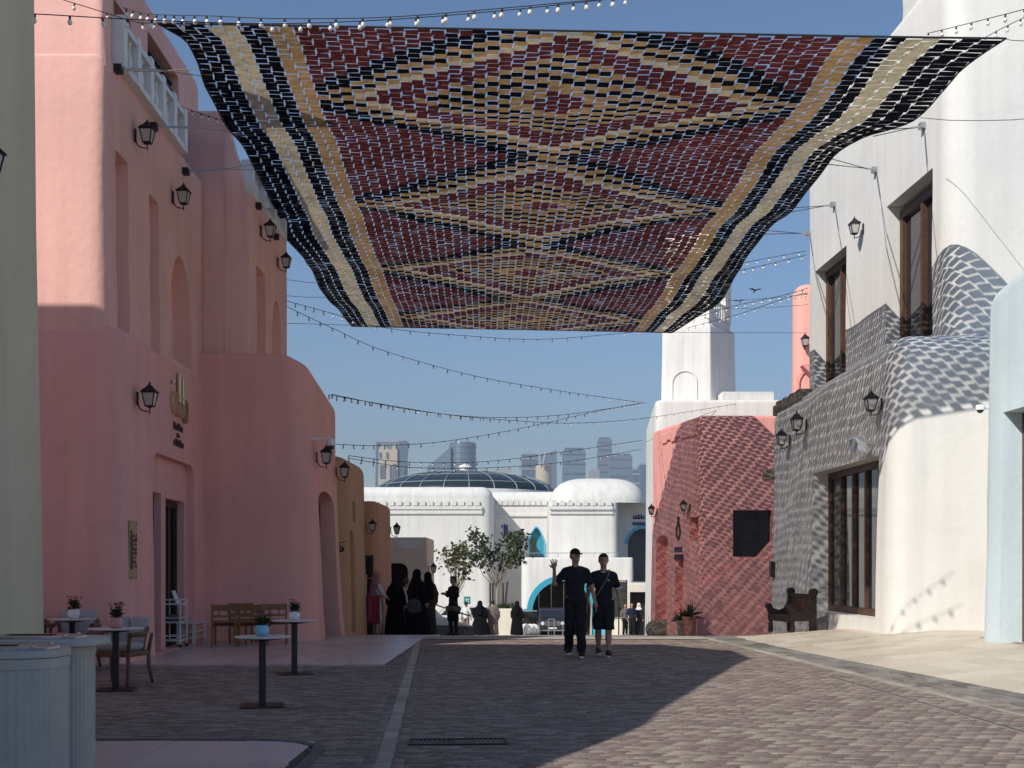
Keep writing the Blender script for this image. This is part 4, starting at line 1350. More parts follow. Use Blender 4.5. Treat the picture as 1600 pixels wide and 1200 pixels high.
for i in single:
    me = bpy.data.meshes.new('flap')
    ctr = pts[i].mean(0)
    me.from_pydata([tuple(q) for q in pts[i] - ctr], [], [(0, 1, 3, 2), (2, 3, 5, 4)])
    me.materials.append(WEAVE[col[i]])
    o = link_mesh('flap', me, None, cano, tuple(ctr))
    o.matrix_parent_inverse = cano_inv
me = bpy.data.meshes.new('woven_flaps')
F = np.array([(0, 1, 3, 2), (2, 3, 5, 4)])
FF = (F[None] + (np.arange(len(rest)) * 6)[:, None, None]).reshape(-1, 4)
me.vertices.add(len(rest) * 6); me.vertices.foreach_set("co", pts[rest].reshape(-1))
me.loops.add(FF.size); me.loops.foreach_set("vertex_index", FF.reshape(-1).astype(np.int32))
me.polygons.add(len(FF)); me.polygons.foreach_set("loop_start", (np.arange(len(FF)) * 4).astype(np.int32))
me.update()
for w_ in WEAVE: me.materials.append(w_)
me.polygons.foreach_set("material_index", np.repeat(col[rest], 2).astype(np.int32))
me.update(); me.validate()
o = link_mesh('woven_flaps', me, None, cano); tag(o, kind='stuff'); o.matrix_parent_inverse = cano_inv
# cords of the net between the flaps
mb = MB()
cw = 0.0040
for c_ in range(NCOL + 1):
    vv = np.linspace(0, 1, NROW + 1)
    uu = np.full_like(vv, c_ / NCOL) + np.where(np.arange(NROW + 1) % 2, .055, -.055) / NCOL
    a = canopy(uu, vv); nV = len(a)
    a[:, 2] -= 0.004
    vs = np.concatenate([a - [cw, 0, 0], a + [cw, 0, 0]])
    mb.add(vs, [(i, nV + i, nV + i + 1, i + 1) for i in range(nV - 1)])
for (c_, r_, ua, ub, va, vb, k_) in flaps:
    a = canopy([ua, ub], [vb, vb]); a[:, 2] -= .004
    mb.add([a[0] + [0, -cw * .8, 0], a[1] + [0, -cw * .8, 0], a[1] + [0, cw * .8, 0], a[0] + [0, cw * .8, 0]], [(0, 1, 2, 3)])
me = bpy.data.meshes.new('cord_net'); me.from_pydata(mb.v, [], mb.f)
o = link_mesh('cord_net', me, M['weave_cord'], cano); tag(o, kind='stuff'); o.matrix_parent_inverse = cano_inv
for nm, (uu, vv) in {'near': (np.linspace(0, 1, 40), np.zeros(40)), 'far': (np.linspace(0, 1, 40), np.ones(40)),
                     'left': (np.zeros(90), np.linspace(0, 1, 90)), 'right': (np.ones(90), np.linspace(0, 1, 90))}.items():
    o = MB().tube([tuple(q) for q in canopy(uu, vv)], 0.016, 6).build('edge_rope', M['cable'], cano)
    o.matrix_parent_inverse = cano_inv

# ---------------------------------------------------------------- cable anchors that hold it
def anchor(wallpt, v, u_edge, label, side):
    w_ = Vector(wallpt); e = Vector(canopy(u_edge, v))
    e.z = e.z
    root = empty('cable_anchor', w_, label=label, cat='cable anchor', group='anchors holding the canopy')
    d = (e - w_)
    MB().box(-.05 if side > 0 else -.09, .09 if side > 0 else .05, -.07, .07, -.06, .06).build('bracket', M['steel'] if side < 0 else M['lamp_metal'], root)
    t0, t1 = .12, min(.9, d.length * .55)
    dn = d.normalized()
    mbt = MB()
    mbt.tube([dn * t0, dn * (t0 + .05), dn * (t0 + .06), dn * (t1 - .06), dn * (t1 - .05), dn * t1], [.012, .012, .024, .024, .012, .012], 6)
    mbt.build('turnbuckle', M['steel'], root)
    for k in (-1, 1):
        MB().tube([dn * t1, d + Vector((0, .16 * k, 0))], .009, 5).build('cable', M['rope'] if side > 0 else M['cable'], root)
    MB().tube([Vector((0, 0, 0)), dn * t0], .014, 6).build('eye_bolt', M['steel'], root)
    return root
def v_of(y, side):
    return clamp((y - LE[0, 0]) / (LE[-1, 0] - LE[0, 0]), 0, 1) if side > 0 else clamp((y - RE[0, 0]) / (RE[-1, 0] - RE[0, 0]), 0, 1)
for (fr_, px, py, ex, ey, lab) in (
        (UW, 180, 108, 312, 112, 'left canopy anchor nearest the corner, above the first narrow niche'),
        (UW, 236, 198, 356, 197, 'left canopy anchor directly above the upper wall lantern'),
        (UW, 286, 268, 392, 262, 'left canopy anchor above the arched niche lantern'),
        (CW, 400, 322, 432, 330, 'left canopy anchor on the upper pink block, above its first lantern'),
        (CW, 428, 370, 445, 370, 'left canopy anchor beside the farthest upper lantern'),
        (WU, 1445, 197, 1375, 202, 'right canopy anchor highest on the white wall, above the larger window'),
        (WU, 1370, 266, 1296, 257, 'right canopy anchor between the two upper windows of the white house'),
        (WU, 1305, 320, 1240, 323, 'right canopy anchor above the narrower upper window'),
        (WU, 1266, 365, 1198, 366, 'right canopy anchor at the far edge of the white wall')):
    u_ = fr_.atpx(px); w_ = fr_(u_, .02, 0); Yw = w_[1]
    left = px < 800
    Ye = (ZC - HC) * FP / (HOR - ey)
    anchor((w_[0], Yw, gzp(py, Yw)), v_of(Ye, 1 if left else -1), 0.0 if left else 1.0, lab, 1 if left else -1)
# ---------------------------------------------------------------- wall lanterns
def lantern_proto():
    """origin on the wall, +x points out of it"""
    root = empty('wall_lantern', (0, 0, 0))
    mb = MB(); mb.rbox(0, .03, -.045, .045, -.12, .16, .012); mb.build('wall_plate', M['lamp_metal'], root)
    cx = .26
    mb = MB()
    mb.tube([(.02, 0, -.06), (.05, 0, -.16), (.10, 0, -.215), (.18, 0, -.235), (cx, 0, -.235), (cx, 0, -.15)], .013, 7)
    mb.tube([(cx, 0, -.29), (cx, 0, -.235)], [.006, .016], 6)
    mb.build('bracket_arm', M['lamp_metal'], root, 40)
    b, t, z0, z1 = .075, .125, -.13, .14
    cg = MB()
    cor = [(-1, -1), (1, -1), (1, 1), (-1, 1)]
    for (sx, sy) in cor:
        cg.tube([(cx + sx * b, sy * b, z0), (cx + sx * t, sy * t, z1)], .0125, 5)
    for (r, z, w) in ((b, z0, .014), (t, z1, .016)):
        for i in range(4):
            a = cor[i]; c_ = cor[(i + 1) % 4]
            cg.tube([(cx + a[0] * r, a[1] * r, z), (cx + c_[0] * r, c_[1] * r, z)], w, 5)
    cg.lathe([(.02, -.17), (.06, -.15), (.085, -.13), (.05, -.125)], (cx, 0, 0), 8)
    cg.build('cage', M['lamp_metal'], root)
    g = .96
    gm = MB()
    for i in range(4):
        a = cor[i]; c_ = cor[(i + 1) % 4]
        q = [(cx + a[0] * b * g, a[1] * b * g, z0), (cx + c_[0] * b * g, c_[1] * b * g, z0), (cx + c_[0] * t * g, c_[1] * t * g, z1), (cx + a[0] * t * g, a[1] * t * g, z1)]
        m_ = MB().add(q, [(0, 1, 2, 3)])
        m_.build('pane', M['lamp_glass'], root)
    rf = MB()
    vs = [(cx + sx * .155, sy * .155, z1 + .005) for sx, sy in cor] + [(cx + sx * .14, sy * .14, z1 + .03) for sx, sy in cor] + \
         [(cx + sx * .055, sy * .055, z1 + .115) for sx, sy in cor] + [(cx + sx * .05, sy * .05, z1 + .135) for sx, sy in cor] + [(cx + sx * .02, sy * .02, z1 + .16) for sx, sy in cor]
    fs = [(3, 2, 1, 0), (16, 17, 18, 19)]
    for k in range(4):
        for i in range(4):
            j = (i + 1) % 4
            fs.append((k * 4 + i, k * 4 + j, k * 4 + 4 + j, k * 4 + 4 + i))
    rf.add(vs, fs); rf.lathe([(.012, 0), (.024, .02), (.022, .035), (.008, .05), (.004, .07)], (cx, 0, z1 + .155), 8)
    rf.build('roof', M['lamp_metal'], root)
    return root
LP = lantern_proto()
LAMPS = [
    (UW(UW.atY(19.95), .01, 0)[:2], gzp(215, 20.0), 0, 1.1, 'black wall lantern high on the pink house under the balustrade'),
    (UW(UW.atY(22.35), .01, 0)[:2], gzp(308, 22.3), 0, 1.1, 'black wall lantern on the pink house just above the arched niche'),
    (CW(CW.atY(25.55), .01, 0)[:2], gzp(363, 25.6), 0, 1.1, 'black wall lantern on the upper pink block, the nearer of two'),
    (CW(CW.atY(27.3), .01, 0)[:2], gzp(411, 27.3), 0, 1.05, 'black wall lantern at the far edge of the upper pink block'),
    (LW(LW.atY(19.25), .03, 0)[:2], gzp(625, 19.3), 0, 1.1, 'black wall lantern beside the gold lettering of the pink house'),
    (BW(BW.atY(24.95), .08, 0)[:2], gzp(716, 25.0), 0, 1.1, 'black wall lantern directly below the white camera on the rose wing'),
    (BW(BW.atY(27.25), .05, 0)[:2], gzp(738, 27.2), 0, 1.05, 'black wall lantern at the far edge of the rose wing, beside the ochre house'),
    (O1W(O1W.atY(31.9), .03, 0)[:2], gzp(824, 31.9), 0, .95, 'black wall lantern between the ochre and the orange house'),
    (O2W(O2W.atY(35.6), .03, 0)[:2], gzp(829, 35.6), 0, 1.0, 'black wall lantern on the orange house seen against the white hall'),
    ((-3.13, 45.4), gzp(890, 45.4), 0, 1.1, 'pale lantern on the corner of the grey-beige kiosk'),
    (WU(WU.atpx(1350), .01, 0)[:2], gzp(358, WU(WU.atpx(1350), 0, 0)[1]), math.pi, 1.15, 'wall lantern between the two upper windows of the white house'),
    (WL(WL.atY(23.55), .04, 0)[:2], gzp(632, 23.5), math.pi, 1.15, 'large wall lantern above the shop front of the white house'),
    (WL(WL.atY(29.0), .04, 0)[:2], gzp(664, 29.0), math.pi, 1.3, 'wall lantern left of the shop front on the white house, the nearer of two'),
    (WL(WL.atY(30.6), .03, 0)[:2], gzp(688, 30.6), math.pi, 1.2, 'wall lantern left of the shop front on the white house, the lower farther one'),
    ((gx(1255, 50), 49.98), gzp(537, 50), -math.pi / 2, 1.5, 'wall lantern on the salmon pink house top behind the white house'),
    (RS(RS.atpx(1029), .05, 0)[:2], rsz(1029, 799), math.pi, 1.2, 'wall lantern at the far end of the terracotta house'),
    (RS(RS.atpx(1080), .05, 0)[:2], rsz(1080, 793), math.pi, 1.2, 'wall lantern above the square niche of the terracotta house'),
    ((-4.99, 11.08), gzp(258, 11.1), 0, 1.15, 'dark lantern cut by the left photo edge on the beige wall'),
]
for i, (xy, z, rz, s, lab) in enumerate(LAMPS):
    o = LP if i == 0 else copy_tree(LP)
    o.location = (xy[0], xy[1], z); o.rotation_euler = (0, 0, rz); s *= .72
    o.scale = (s, s, s)
    tag(o, lab, 'wall lantern', 'lanterns on the house walls')

# ---------------------------------------------------------------- festoon lights
def bulb_mesh():
    mb = MB()
    mb.lathe([(.012, 0), (.016, -.005), (.016, -.045), (.012, -.05)], n=8, m=0)
    mb.lathe([(.010, -.05), (.024, -.066), (.031, -.085), (.029, -.105), (.016, -.122), (.003, -.127)], n=10, m=1)
    me = mb.mesh('bulb', True)
    me.materials.append(M['cable']); me.materials.append(M['bulb'])
    return me
BULB = bulb_mesh()
def strand(pix, label, step=.42, r=.007, scale=.85, phase=0.0):
    pts = [P(*q) for q in pix]
    fine = []
    for i in range(len(pts) - 1):           # Catmull-Rom through the given points
        p0 = pts[max(i - 1, 0)]; p1 = pts[i]; p2 = pts[i + 1]; p3 = pts[min(i + 2, len(pts) - 1)]
        for k in range(10):
            t = k / 10
            fine.append(.5 * ((2 * p1) + (p2 - p0) * t + (2 * p0 - 5 * p1 + 4 * p2 - p3) * t * t + (3 * p1 - p0 - 3 * p2 + p3) * t ** 3))
    fine.append(pts[-1])
    root = empty('string_light', fine[0], label=label, cat='string light', group='festoon strings across the street')
    inv = Matrix.Translation(-fine[0])
    o = MB().tube(fine, r, 5).build('cable', M['cable'], root); o.matrix_parent_inverse = inv
    acc = phase * step
    for a, b in zip(fine[:-1], fine[1:]):
        L = (b - a).length
        while acc < L:
            q = a + (b - a) * (acc / L)
            o = link_mesh('bulb', BULB, None, root, q); o.matrix_parent_inverse = inv
            o.scale = (scale,) * 3
            o.rotation_euler = (random.uniform(-.2, .2), random.uniform(-.2, .2), 0)
            acc += step
        acc -= L
    return root
strand([(-60, 16, 12.7), (60, 22, 13), (165, 28, 13.4), (250, 32, 14), (420, 37, 14.6), (600, 31, 15), (800, 15, 15.6), (1010, -8, 16)],
       'long festoon string at the top, the lower strand starting at the left edge', .36, .006)
strand([(192, 12, 19.0), (235, 22, 18.0), (330, 25, 16.4), (440, 29, 15.8), (600, 27, 15.5), (760, 15, 15.4), (990, -6, 15.6)],
       'festoon string at the top, the upper strand leaving the white balustrade', .36, .006, 1.0, .5)
strand([(60, -12, 16.5), (165, 20, 17.2), (215, 35, 18.0), (250, 35, 18.8)], 'short cable string crossing the balustrade at top left', .5, .006)
strand([(1450, 52, 19.2), (1520, 35, 17.4), (1610, 12, 15.5)], 'upper of two festoon strings at the top right corner', .62, .006)
strand([(1540, 58, 19.4), (1570, 42, 18.4), (1620, 18, 17)], 'lower of two festoon strings at the top right corner', .6, .006)
strand([(283, 166, 22.9), (310, 176, 23.4), (355, 190, 24.6)], 'short festoon string below the louvred opening', .32, .007)
strand([(446, 478, 28.6), (520, 513, 31), (600, 548, 33), (740, 587, 36), (870, 610, 40), (1010, 630, 46)], 'festoon string sloping from the pink block down to the white tower', .62, .008)
strand([(447, 470, 28.6), (520, 490, 32), (600, 512, 35), (720, 524, 37), (850, 530, 40), (1000, 518, 43)], 'festoon string just below the far edge of the canopy', .7, .008)
strand([(514, 617, 28), (600, 632, 33), (700, 648, 37), (800, 657, 41), (900, 661, 46), (1010, 653, 52), (1150, 631, 57)], 'long sagging festoon string ending on the white tower base', .68, .009)
strand([(519, 616, 29), (640, 640, 33), (760, 652, 37), (880, 648, 41), (1005, 630, 46)], 'sagging festoon string just above the long one', .66, .008)
strand([(520, 694, 30), (600, 696, 33), (700, 689, 36), (820, 668, 40), (930, 643, 44), (1000, 630, 47)], 'festoon string rising from the rose wing toward the tower', .64, .008)
strand([(545, 712, 32), (640, 722, 35), (760, 721, 39), (880, 706, 43), (1003, 688, 48)], 'upper of the two lowest festoon strings over the dome', .66, .009)
strand([(545, 716, 33), (640, 730, 36), (760, 731, 40), (880, 722, 44), (1003, 702, 50)], 'lowest festoon string over the dome', .66, .009)
strand([(1125, 418, 36), (1190, 405, 34), (1260, 392, 32.8)], 'upper festoon string right of the canopy by the white house', .5, .008)
strand([(1130, 428, 36.5), (1190, 415, 34.5), (1260, 398, 33)], 'second festoon string right of the canopy by the white house', .5, .008, 1, .5)
strand([(1075, 512, 44), (1150, 492, 40), (1230, 465, 36), (1262, 458, 33.5)], 'festoon string crossing the belfry toward the white house', .7, .009)
strand([(1060, 505, 43), (1140, 480, 40), (1220, 462, 36), (1262, 450, 33.5)], 'festoon string just above the one crossing the belfry', .7, .009, 1, .4)
strand([(1010, 690, 57), (1060, 668, 57.5), (1100, 648, 57.8), (1165, 628, 58.5)], 'short festoon string in front of the white tower base', .7, .009)
# plain stay wires
for k, (a, b) in enumerate((((448, 437, 28.6), (560, 441, 36)), ((448, 462, 28.6), (560, 460, 36)), ((448, 505, 28.6), (1260, 520, 36)),
                            ((1080, 470, 42), (1262, 460, 33.2)), ((1070, 482, 42), (1262, 476, 33.2)), ((1560, 58, 19.7), (1640, 58, 19)), ((1438, 184, 22.8), (1640, 182, 19)))):
    lab = ['upper bare stay wire left of the canopy', 'lower bare stay wire left of the canopy', 'long bare stay wire under the far canopy edge',
           'upper bare stay wire by the flying birds', 'lower bare stay wire by the flying birds', 'bare wire at the right canopy tip', 'bare wire across the white house at right'][k]
    p0, p1 = P(*a), P(*b)
    md = (p0 + p1) / 2 - Vector((0, 0, .06))
    o = MB().tube([p0, (p0 + md) / 2 - Vector((0, 0, .02)), md, (p1 + md) / 2 - Vector((0, 0, .02)), p1], .006, 5).build('stay_wire', M['cable'])
    tag(o, lab, 'wire', 'bare wires over the street')

# ---------------------------------------------------------------- cameras, speaker, signs
cc = empty('security_camera', BW(BW.atY(24.75), .12, gzp(690, 24.9)), 0, 'white dome security camera on a bracket above the rose wing lantern', 'camera')
MB().box(-.12, .30, -.03, .03, .02, .07).build('bracket', M['cctv'], cc)
MB().lathe([(.04, .06), (.085, .03), (.09, -.07), (.085, -.10)], (.30, 0, 0), 16).build('housing', M['cctv'], cc, 40)
MB().lathe([(.075, -.10), (.07, -.14), (.045, -.175), (.01, -.185)], (.30, 0, 0), 16).build('dome', M['dark_glass'], cc, True)
cc = empty('security_camera', (7.86, 20.05, gzp(637, 20.0)), math.pi, 'small white dome security camera on the pale blue house corner', 'camera')
MB().box(-.05, .16, -.03, .03, .0, .05).build('bracket', M['cctv'], cc)
MB().lathe([(.06, .05), (.075, .03), (.075, -.03), (.07, -.035)], (.14, 0, 0), 16).build('housing', M['cctv'], cc, 40)
MB().lathe([(.055, -.035), (.05, -.06), (.02, -.085)], (.14, 0, 0), 16).build('dome', M['dark_glass'], cc, True)
sk_ = empty('loudspeaker', WL(WL.atY(24.15), .10, gzp(695, 24.1)), math.pi, 'white box loudspeaker tilted on the white wall above the shop front', 'loudspeaker')
MB().tube([(-.12, 0, 0), (.10, 0, 0)], .018).build('bracket', M['steel'], sk_)
o = MB().rbox(-.10, .12, -.13, .13, -.17, .17, .02).build('box', M['cctv'], sk_); o.location = (.2, 0, 0); o.rotation_euler = (0, .3, .4)
g_ = MB().box(.121, .127, -.11, .11, -.15, .15).build('grille', M['tower_pale'], o)
sk2 = empty('loudspeaker', RS(RS.atY(42.3), .05, gzp(742, 42.2)), math.pi, 'small weathered loudspeaker at the corner of white and terracotta houses', 'loudspeaker')
sk2.location = (6.98, 32.5, gzp(742, 32.5))
MB().rbox(0, .26, -.14, .14, -.14, .14, .03).build('box', M['stone'], sk2)
MB().tube([(-.12, 0, 0), (.02, 0, 0)], .02).build('bracket', M['steel'], sk2)

# gold lettering over the pink house door
gs = empty('gold_sign', LW(LW.atY(22.0), .02, 4.4), 0, 'gold looped lettering with two dark text lines over the pink doorway', 'sign')
def loop(u, z, ru, rz_, t=.035, mat='gold', n=18, v=(.02, .07)):
    po = [(u + ru * math.cos(2 * math.pi * i / n), z + rz_ * math.sin(2 * math.pi * i / n)) for i in range(n)]
    pi_ = [(u + (ru - t) * math.cos(2 * math.pi * i / n), z + (rz_ - t * .8) * math.sin(2 * math.pi * i / n)) for i in range(n)]
    MB().ring(po, pi_, v[0], v[1], LW).build('letter', M[mat], gs, 40)
uy = LW.atY
loop(uy(21.68), 4.42, .15, .20); loop(uy(21.93), 4.40, .15, .20); loop(uy(22.2), 4.40, .15, .20); loop(uy(22.5), 4.36, .16, .22, mat='brass')
for Y_, zt in ((21.95, 5.0), (22.22, 4.96)):
    MB().rbox(uy(Y_) + .02, uy(Y_) + .13, .02, .08, 4.45, zt, .02, LW).build('letter', M['gold'], gs)
MB().rbox(uy(21.62) - .05, uy(21.62) + .05, .02, .07, 4.74, 4.82, .02, LW).build('letter', M['gold'], gs)
def textline(z, Y0, Y1, h, seed):
    r = random.Random(seed); Y = Y0
    while Y < Y1:
        w = r.uniform(.05, .09)
        m_ = MB(); k = r.randrange(4)
        u = uy(Y)
        m_.box(u, u + .02, .012, .03, z, z + h * r.choice((.7, 1, 1)), LW)
        if k != 0: m_.box(u + .02, u + w, .012, .03, z, z + .02, LW)
        if k > 1: m_.box(u + w - .02, u + w, .012, .03, z + .02, z + h * .7, LW)
        if k == 3: m_.box(u + .02, u + w - .02, .012, .03, z + h * .6, z + h * .7, LW)
        m_.build('letter', M['dark_paint'], gs); Y += w + .03
textline(3.96, 21.7, 22.35, .13, 1); textline(3.67, 21.72, 22.4, .13, 2); textline(3.83, 21.95, 22.05, .08, 3)
keep(gs)
# upright brass plaque
pq = empty('brass_plaque', LW(LW.atY(18.95), .02, 1.7), 0, 'upright brass plaque with dark lettering left of the pink house door', 'plaque')
pq_u0, pq_u1 = uy(18.78), uy(19.18)
MB().rbox(pq_u0, pq_u1, .025, .055, gzp(905, 19), gzp(814, 19), .008, LW).build('plate', M['brass'], pq)
z0_, z1_ = gzp(890, 19), gzp(829, 19)
MB().box(pq_u0 + .02, pq_u0 + .13, .055, .060, z0_, z1_, LW).build('dark_panel', M['dark_paint'], pq)
r = random.Random(9)
for i in range(8):
    z = z0_ + .03 + i * (z1_ - z0_) / 9
    u = pq_u0 + .16
    while u < pq_u1 - .04:
        if r.random() < .72: MB().box(u, u + r.uniform(.02, .05), .055, .060, z, z + r.uniform(.03, .06), LW).build('letter', M['dark_paint'], pq)
        u += .06
for (u, z) in ((pq_u0 + .05, gzp(818, 19)), (pq_u1 - .05, gzp(818, 19)), (pq_u0 + .05, gzp(901, 19)), (pq_u1 - .05, gzp(901, 19))):
    MB().lathe([(.012, 0), (.012, .01)], n=8).build('screw', M['dark_paint'], pq).location = LW(u, .055, z)
keep(pq)
# hanging oval shop sign on the ochre house
hsn = empty('hanging_sign', (gx(528, 28.75), 28.75, gzp(858, 28.75)), 0, 'dark oval hanging sign on an iron scroll by the ochre house', 'sign')
MB().tube([(-.18, 0, .14), (-.08, 0, .19), (.04, 0, .15), (.16, 0, .18), (.2, 0, .15)], .01, 5).build('scroll', M['lamp_metal'], hsn)
po = [(.15 * math.copysign(abs(math.cos(a)) ** .6, math.cos(a)), .075 * math.copysign(abs(math.sin(a)) ** .7, math.sin(a))) for a in np.linspace(0, 2 * math.pi, 25)[:-1]]
MB().prism(po, -.015, .015).build('board', M['dark_wood'], hsn)
for z in (.02, -.03):
    for i in range(5):
        MB().box(-.09 + i * .04, -.07 + i * .04, -.022, -.016, z, z + .028).build('letter', M['tower_pale'], hsn)
for u in (-.1, .1):
    MB().tube([(u, 0, .07), (u, 0, .16)], .005, 4).build('chain', M['lamp_metal'], hsn)
# emblem on the terracotta house
em = empty('wall_emblem', RS(RS.atpx(1062), .03, 2.5), 0, 'small black emblem with lettering on the terracotta street wall', 'sign')
eu = RS.atpx(1062)
MB().ring([(eu + .22 * math.cos(a), 2.75 + .30 * math.sin(a)) for a in np.linspace(0, 2 * math.pi, 19)[:-1]], [(eu + .15 * math.cos(a), 2.75 + .22 * math.sin(a)) for a in np.linspace(0, 2 * math.pi, 19)[:-1]], .02, .08, RS).build('emblem', M['dark_paint'], em)
MB().box(eu - .06, eu + .06, .02, .08, 3.0, 3.3, RS).build('emblem', M['dark_paint'], em)
for j, z in enumerate((2.02, 1.75)):
    for i in range(5):
        MB().box(eu - .40 + i * .17, eu - .28 + i * .17, .02, .07, z, z + .18, RS).build('letter', M['dark_paint'], em)
keep(em)
bx = empty('wall_box', (6.93, 32.2, gzp(884, 32.2)), math.pi, 'small dark wall box at the far end of the white house', 'wall box')
MB().rbox(0, .10, -.12, .12, -.30, .12, .015).build('casing', M['dark_wood'], bx)
# ---------------------------------------------------------------- implicit surfaces for bodies and cloth
def surface_nets(fn, lo, hi, h):
    lo = np.array(lo, float); hi = np.array(hi, float)
    nx, ny, nz = np.ceil((hi - lo) / h).astype(int) + 1
    X, Y, Z = np.meshgrid(lo[0] + h * np.arange(nx), lo[1] + h * np.arange(ny), lo[2] + h * np.arange(nz), indexing='ij')
    D = fn(np.stack([X, Y, Z], -1).reshape(-1, 3)).reshape(nx, ny, nz)
    D[0], D[-1], D[:, 0], D[:, -1], D[:, :, 0], D[:, :, -1] = [np.maximum(q, h * .5) for q in (D[0], D[-1], D[:, 0], D[:, -1], D[:, :, 0], D[:, :, -1])]
    S = D < 0
    corners = [(i, j, k) for i in (0, 1) for j in (0, 1) for k in (0, 1)]
    sl = lambda A, c: A[c[0]:nx - 1 + c[0], c[1]:ny - 1 + c[1], c[2]:nz - 1 + c[2]]
    cnt = sum(sl(S, c).astype(np.int8) for c in corners)
    act = (cnt > 0) & (cnt < 8)
    acc = np.zeros((nx - 1, ny - 1, nz - 1, 3)); num = np.zeros((nx - 1, ny - 1, nz - 1))
    for a in corners:
        for ax in range(3):
            if a[ax] == 0:
                b = list(a); b[ax] = 1
                da, db = sl(D, a), sl(D, b)
                cr = (da < 0) != (db < 0)
                t = np.where(cr, da / np.where(cr, da - db, 1), 0)
                for q in range(3):
                    acc[..., q] += np.where(cr, a[q] + (t if q == ax else 0), 0)
                num += cr
    idx = -np.ones((nx - 1, ny - 1, nz - 1), int)
    I = np.argwhere(act)
    idx[act] = np.arange(len(I))
    V = lo + h * (I + acc[act] / num[act][:, None])
    quads = []
    for ax in range(3):
        o1, o2 = (ax + 1) % 3, (ax + 2) % 3
        s0 = [slice(1, nx - 1), slice(1, ny - 1), slice(1, nz - 1)]
        s0[ax] = slice(0, [nx, ny, nz][ax] - 1)
        s1 = list(s0); s1[ax] = slice(1, [nx, ny, nz][ax])
        A, B = S[tuple(s0)], S[tuple(s1)]
        E = np.argwhere(A != B)
        if len(E) == 0: continue
        base = np.array([s.start for s in s0])
        g = E + base
        fl = A[tuple(E.T)]
        def cell(d1, d2):
            q = g.copy(); q[:, o1] -= d1; q[:, o2] -= d2
            return idx[q[:, 0], q[:, 1], q[:, 2]]
        qd = np.stack([cell(1, 1), cell(0, 1), cell(0, 0), cell(1, 0)], 1)
        qd[~fl] = qd[~fl][:, ::-1]
        quads.append(qd)
    Q = np.concatenate(quads); Q = Q[(Q >= 0).all(1)]
    return V, Q

def cap(a, b, r0, r1):
    a = np.array(a, float); b = np.array(b, float); d = b - a; L = max(d @ d, 1e-9)
    def f(p):
        t = np.clip((p - a) @ d / L, 0, 1)
        return np.linalg.norm(p - (a + t[:, None] * d), axis=1) - (r0 + t * (r1 - r0))
    f.bb = (np.minimum(a, b) - max(r0, r1), np.maximum(a, b) + max(r0, r1))
    return f
def ell(c, r):
    c = np.array(c, float); r = np.array(r, float)
    def f(p):
        q = (p - c) / r
        k0 = np.linalg.norm(q, axis=1); k1 = np.linalg.norm(q / r, axis=1)
        return k0 * (k0 - 1) / np.maximum(k1, 1e-6)
    f.bb = (c - r, c + r)
    return f
def smooth_union(fs, k):
    def f(p):
        d = fs[0](p)
        for g in fs[1:]:
            e = g(p)
            h = np.clip(.5 + .5 * (e - d) / k, 0, 1)
            d = e * (1 - h) + d * h - k * h * (1 - h)
        return d
    f.bb = (np.min([g.bb[0] for g in fs], 0), np.max([g.bb[1] for g in fs], 0))
    return f
def clip(f, planes):
    """keep n.p < c"""
    def g(p):
        d = f(p)
        for (n_, c_) in planes:
            d = np.maximum(d, p @ np.array(n_, float) - c_)
        return d
    g.bb = f.bb
    return g
def sdf_obj(name, f, h, mat, parent, pad=.03, lo=None, hi=None, relax=1):
    l, u = np.array(f.bb[0]) - pad, np.array(f.bb[1]) + pad
    if lo is not None: l = np.maximum(l, lo)
    if hi is not None: u = np.minimum(u, hi)
    V, Q = surface_nets(f, l, u, h)
    me = bpy.data.meshes.new(name)
    me.from_pydata(V.tolist(), [], Q.tolist())
    bm = bmesh.new(); bm.from_mesh(me)
    for _ in range(relax):
        bmesh.ops.smooth_vert(bm, verts=bm.verts, factor=.4, use_axis_x=True, use_axis_y=True, use_axis_z=True)
    bmesh.ops.recalc_face_normals(bm, faces=bm.faces)
    bm.to_mesh(me); bm.free()
    me.shade_smooth()
    return link_mesh(name, me, M[mat], parent)

def add_hand(mb, wrist, d, n, s=1.0, curl=.5, side=1, fan=0.0):
    """palm and five bent fingers; d points along the hand, n out of the palm, side puts the thumb"""
    w = Vector(wrist); d = Vector(d).normalized(); n = Vector(n); n = (n - d * n.dot(d)).normalized()
    t = d.cross(n) * side
    mb.tube([w - d * .01, w + d * .03 * s, w + d * .085 * s], [.024 * s, .030 * s, .032 * s], 8)
    mb.tube([w + d * .05 * s + t * .022 * s, w + d * .09 * s + t * .024 * s], [.022 * s, .018 * s], 6)
    mb.tube([w + d * .05 * s - t * .022 * s, w + d * .088 * s - t * .026 * s], [.022 * s, .017 * s], 6)
    for i, (off, L) in enumerate(((.030, .070), (.010, .080), (-.011, .074), (-.030, .058))):
        p = w + d * .088 * s + t * off * s
        a = curl * (.75 + .12 * i)
        df = (d + t * (off / .03) * fan).normalized()
        pts = [p]
        for k, seg in enumerate((.45, .32, .23)):
            ang = a * (k + 1) * .6
            p = p + (df * math.cos(ang) + n * math.sin(ang)) * L * seg * s
            pts.append(p)
        mb.tube(pts, [.0095 * s, .009 * s, .008 * s, .006 * s], 6)
    p = w + d * .03 * s + t * .028 * s
    q1 = p + (d * .55 + t * .75 + n * .3).normalized() * .036 * s
    q2 = q1 + (d * .85 + t * .25 + n * .45).normalized() * .034 * s
    mb.tube([p, q1, q2], [.013 * s, .011 * s, .008 * s], 6)

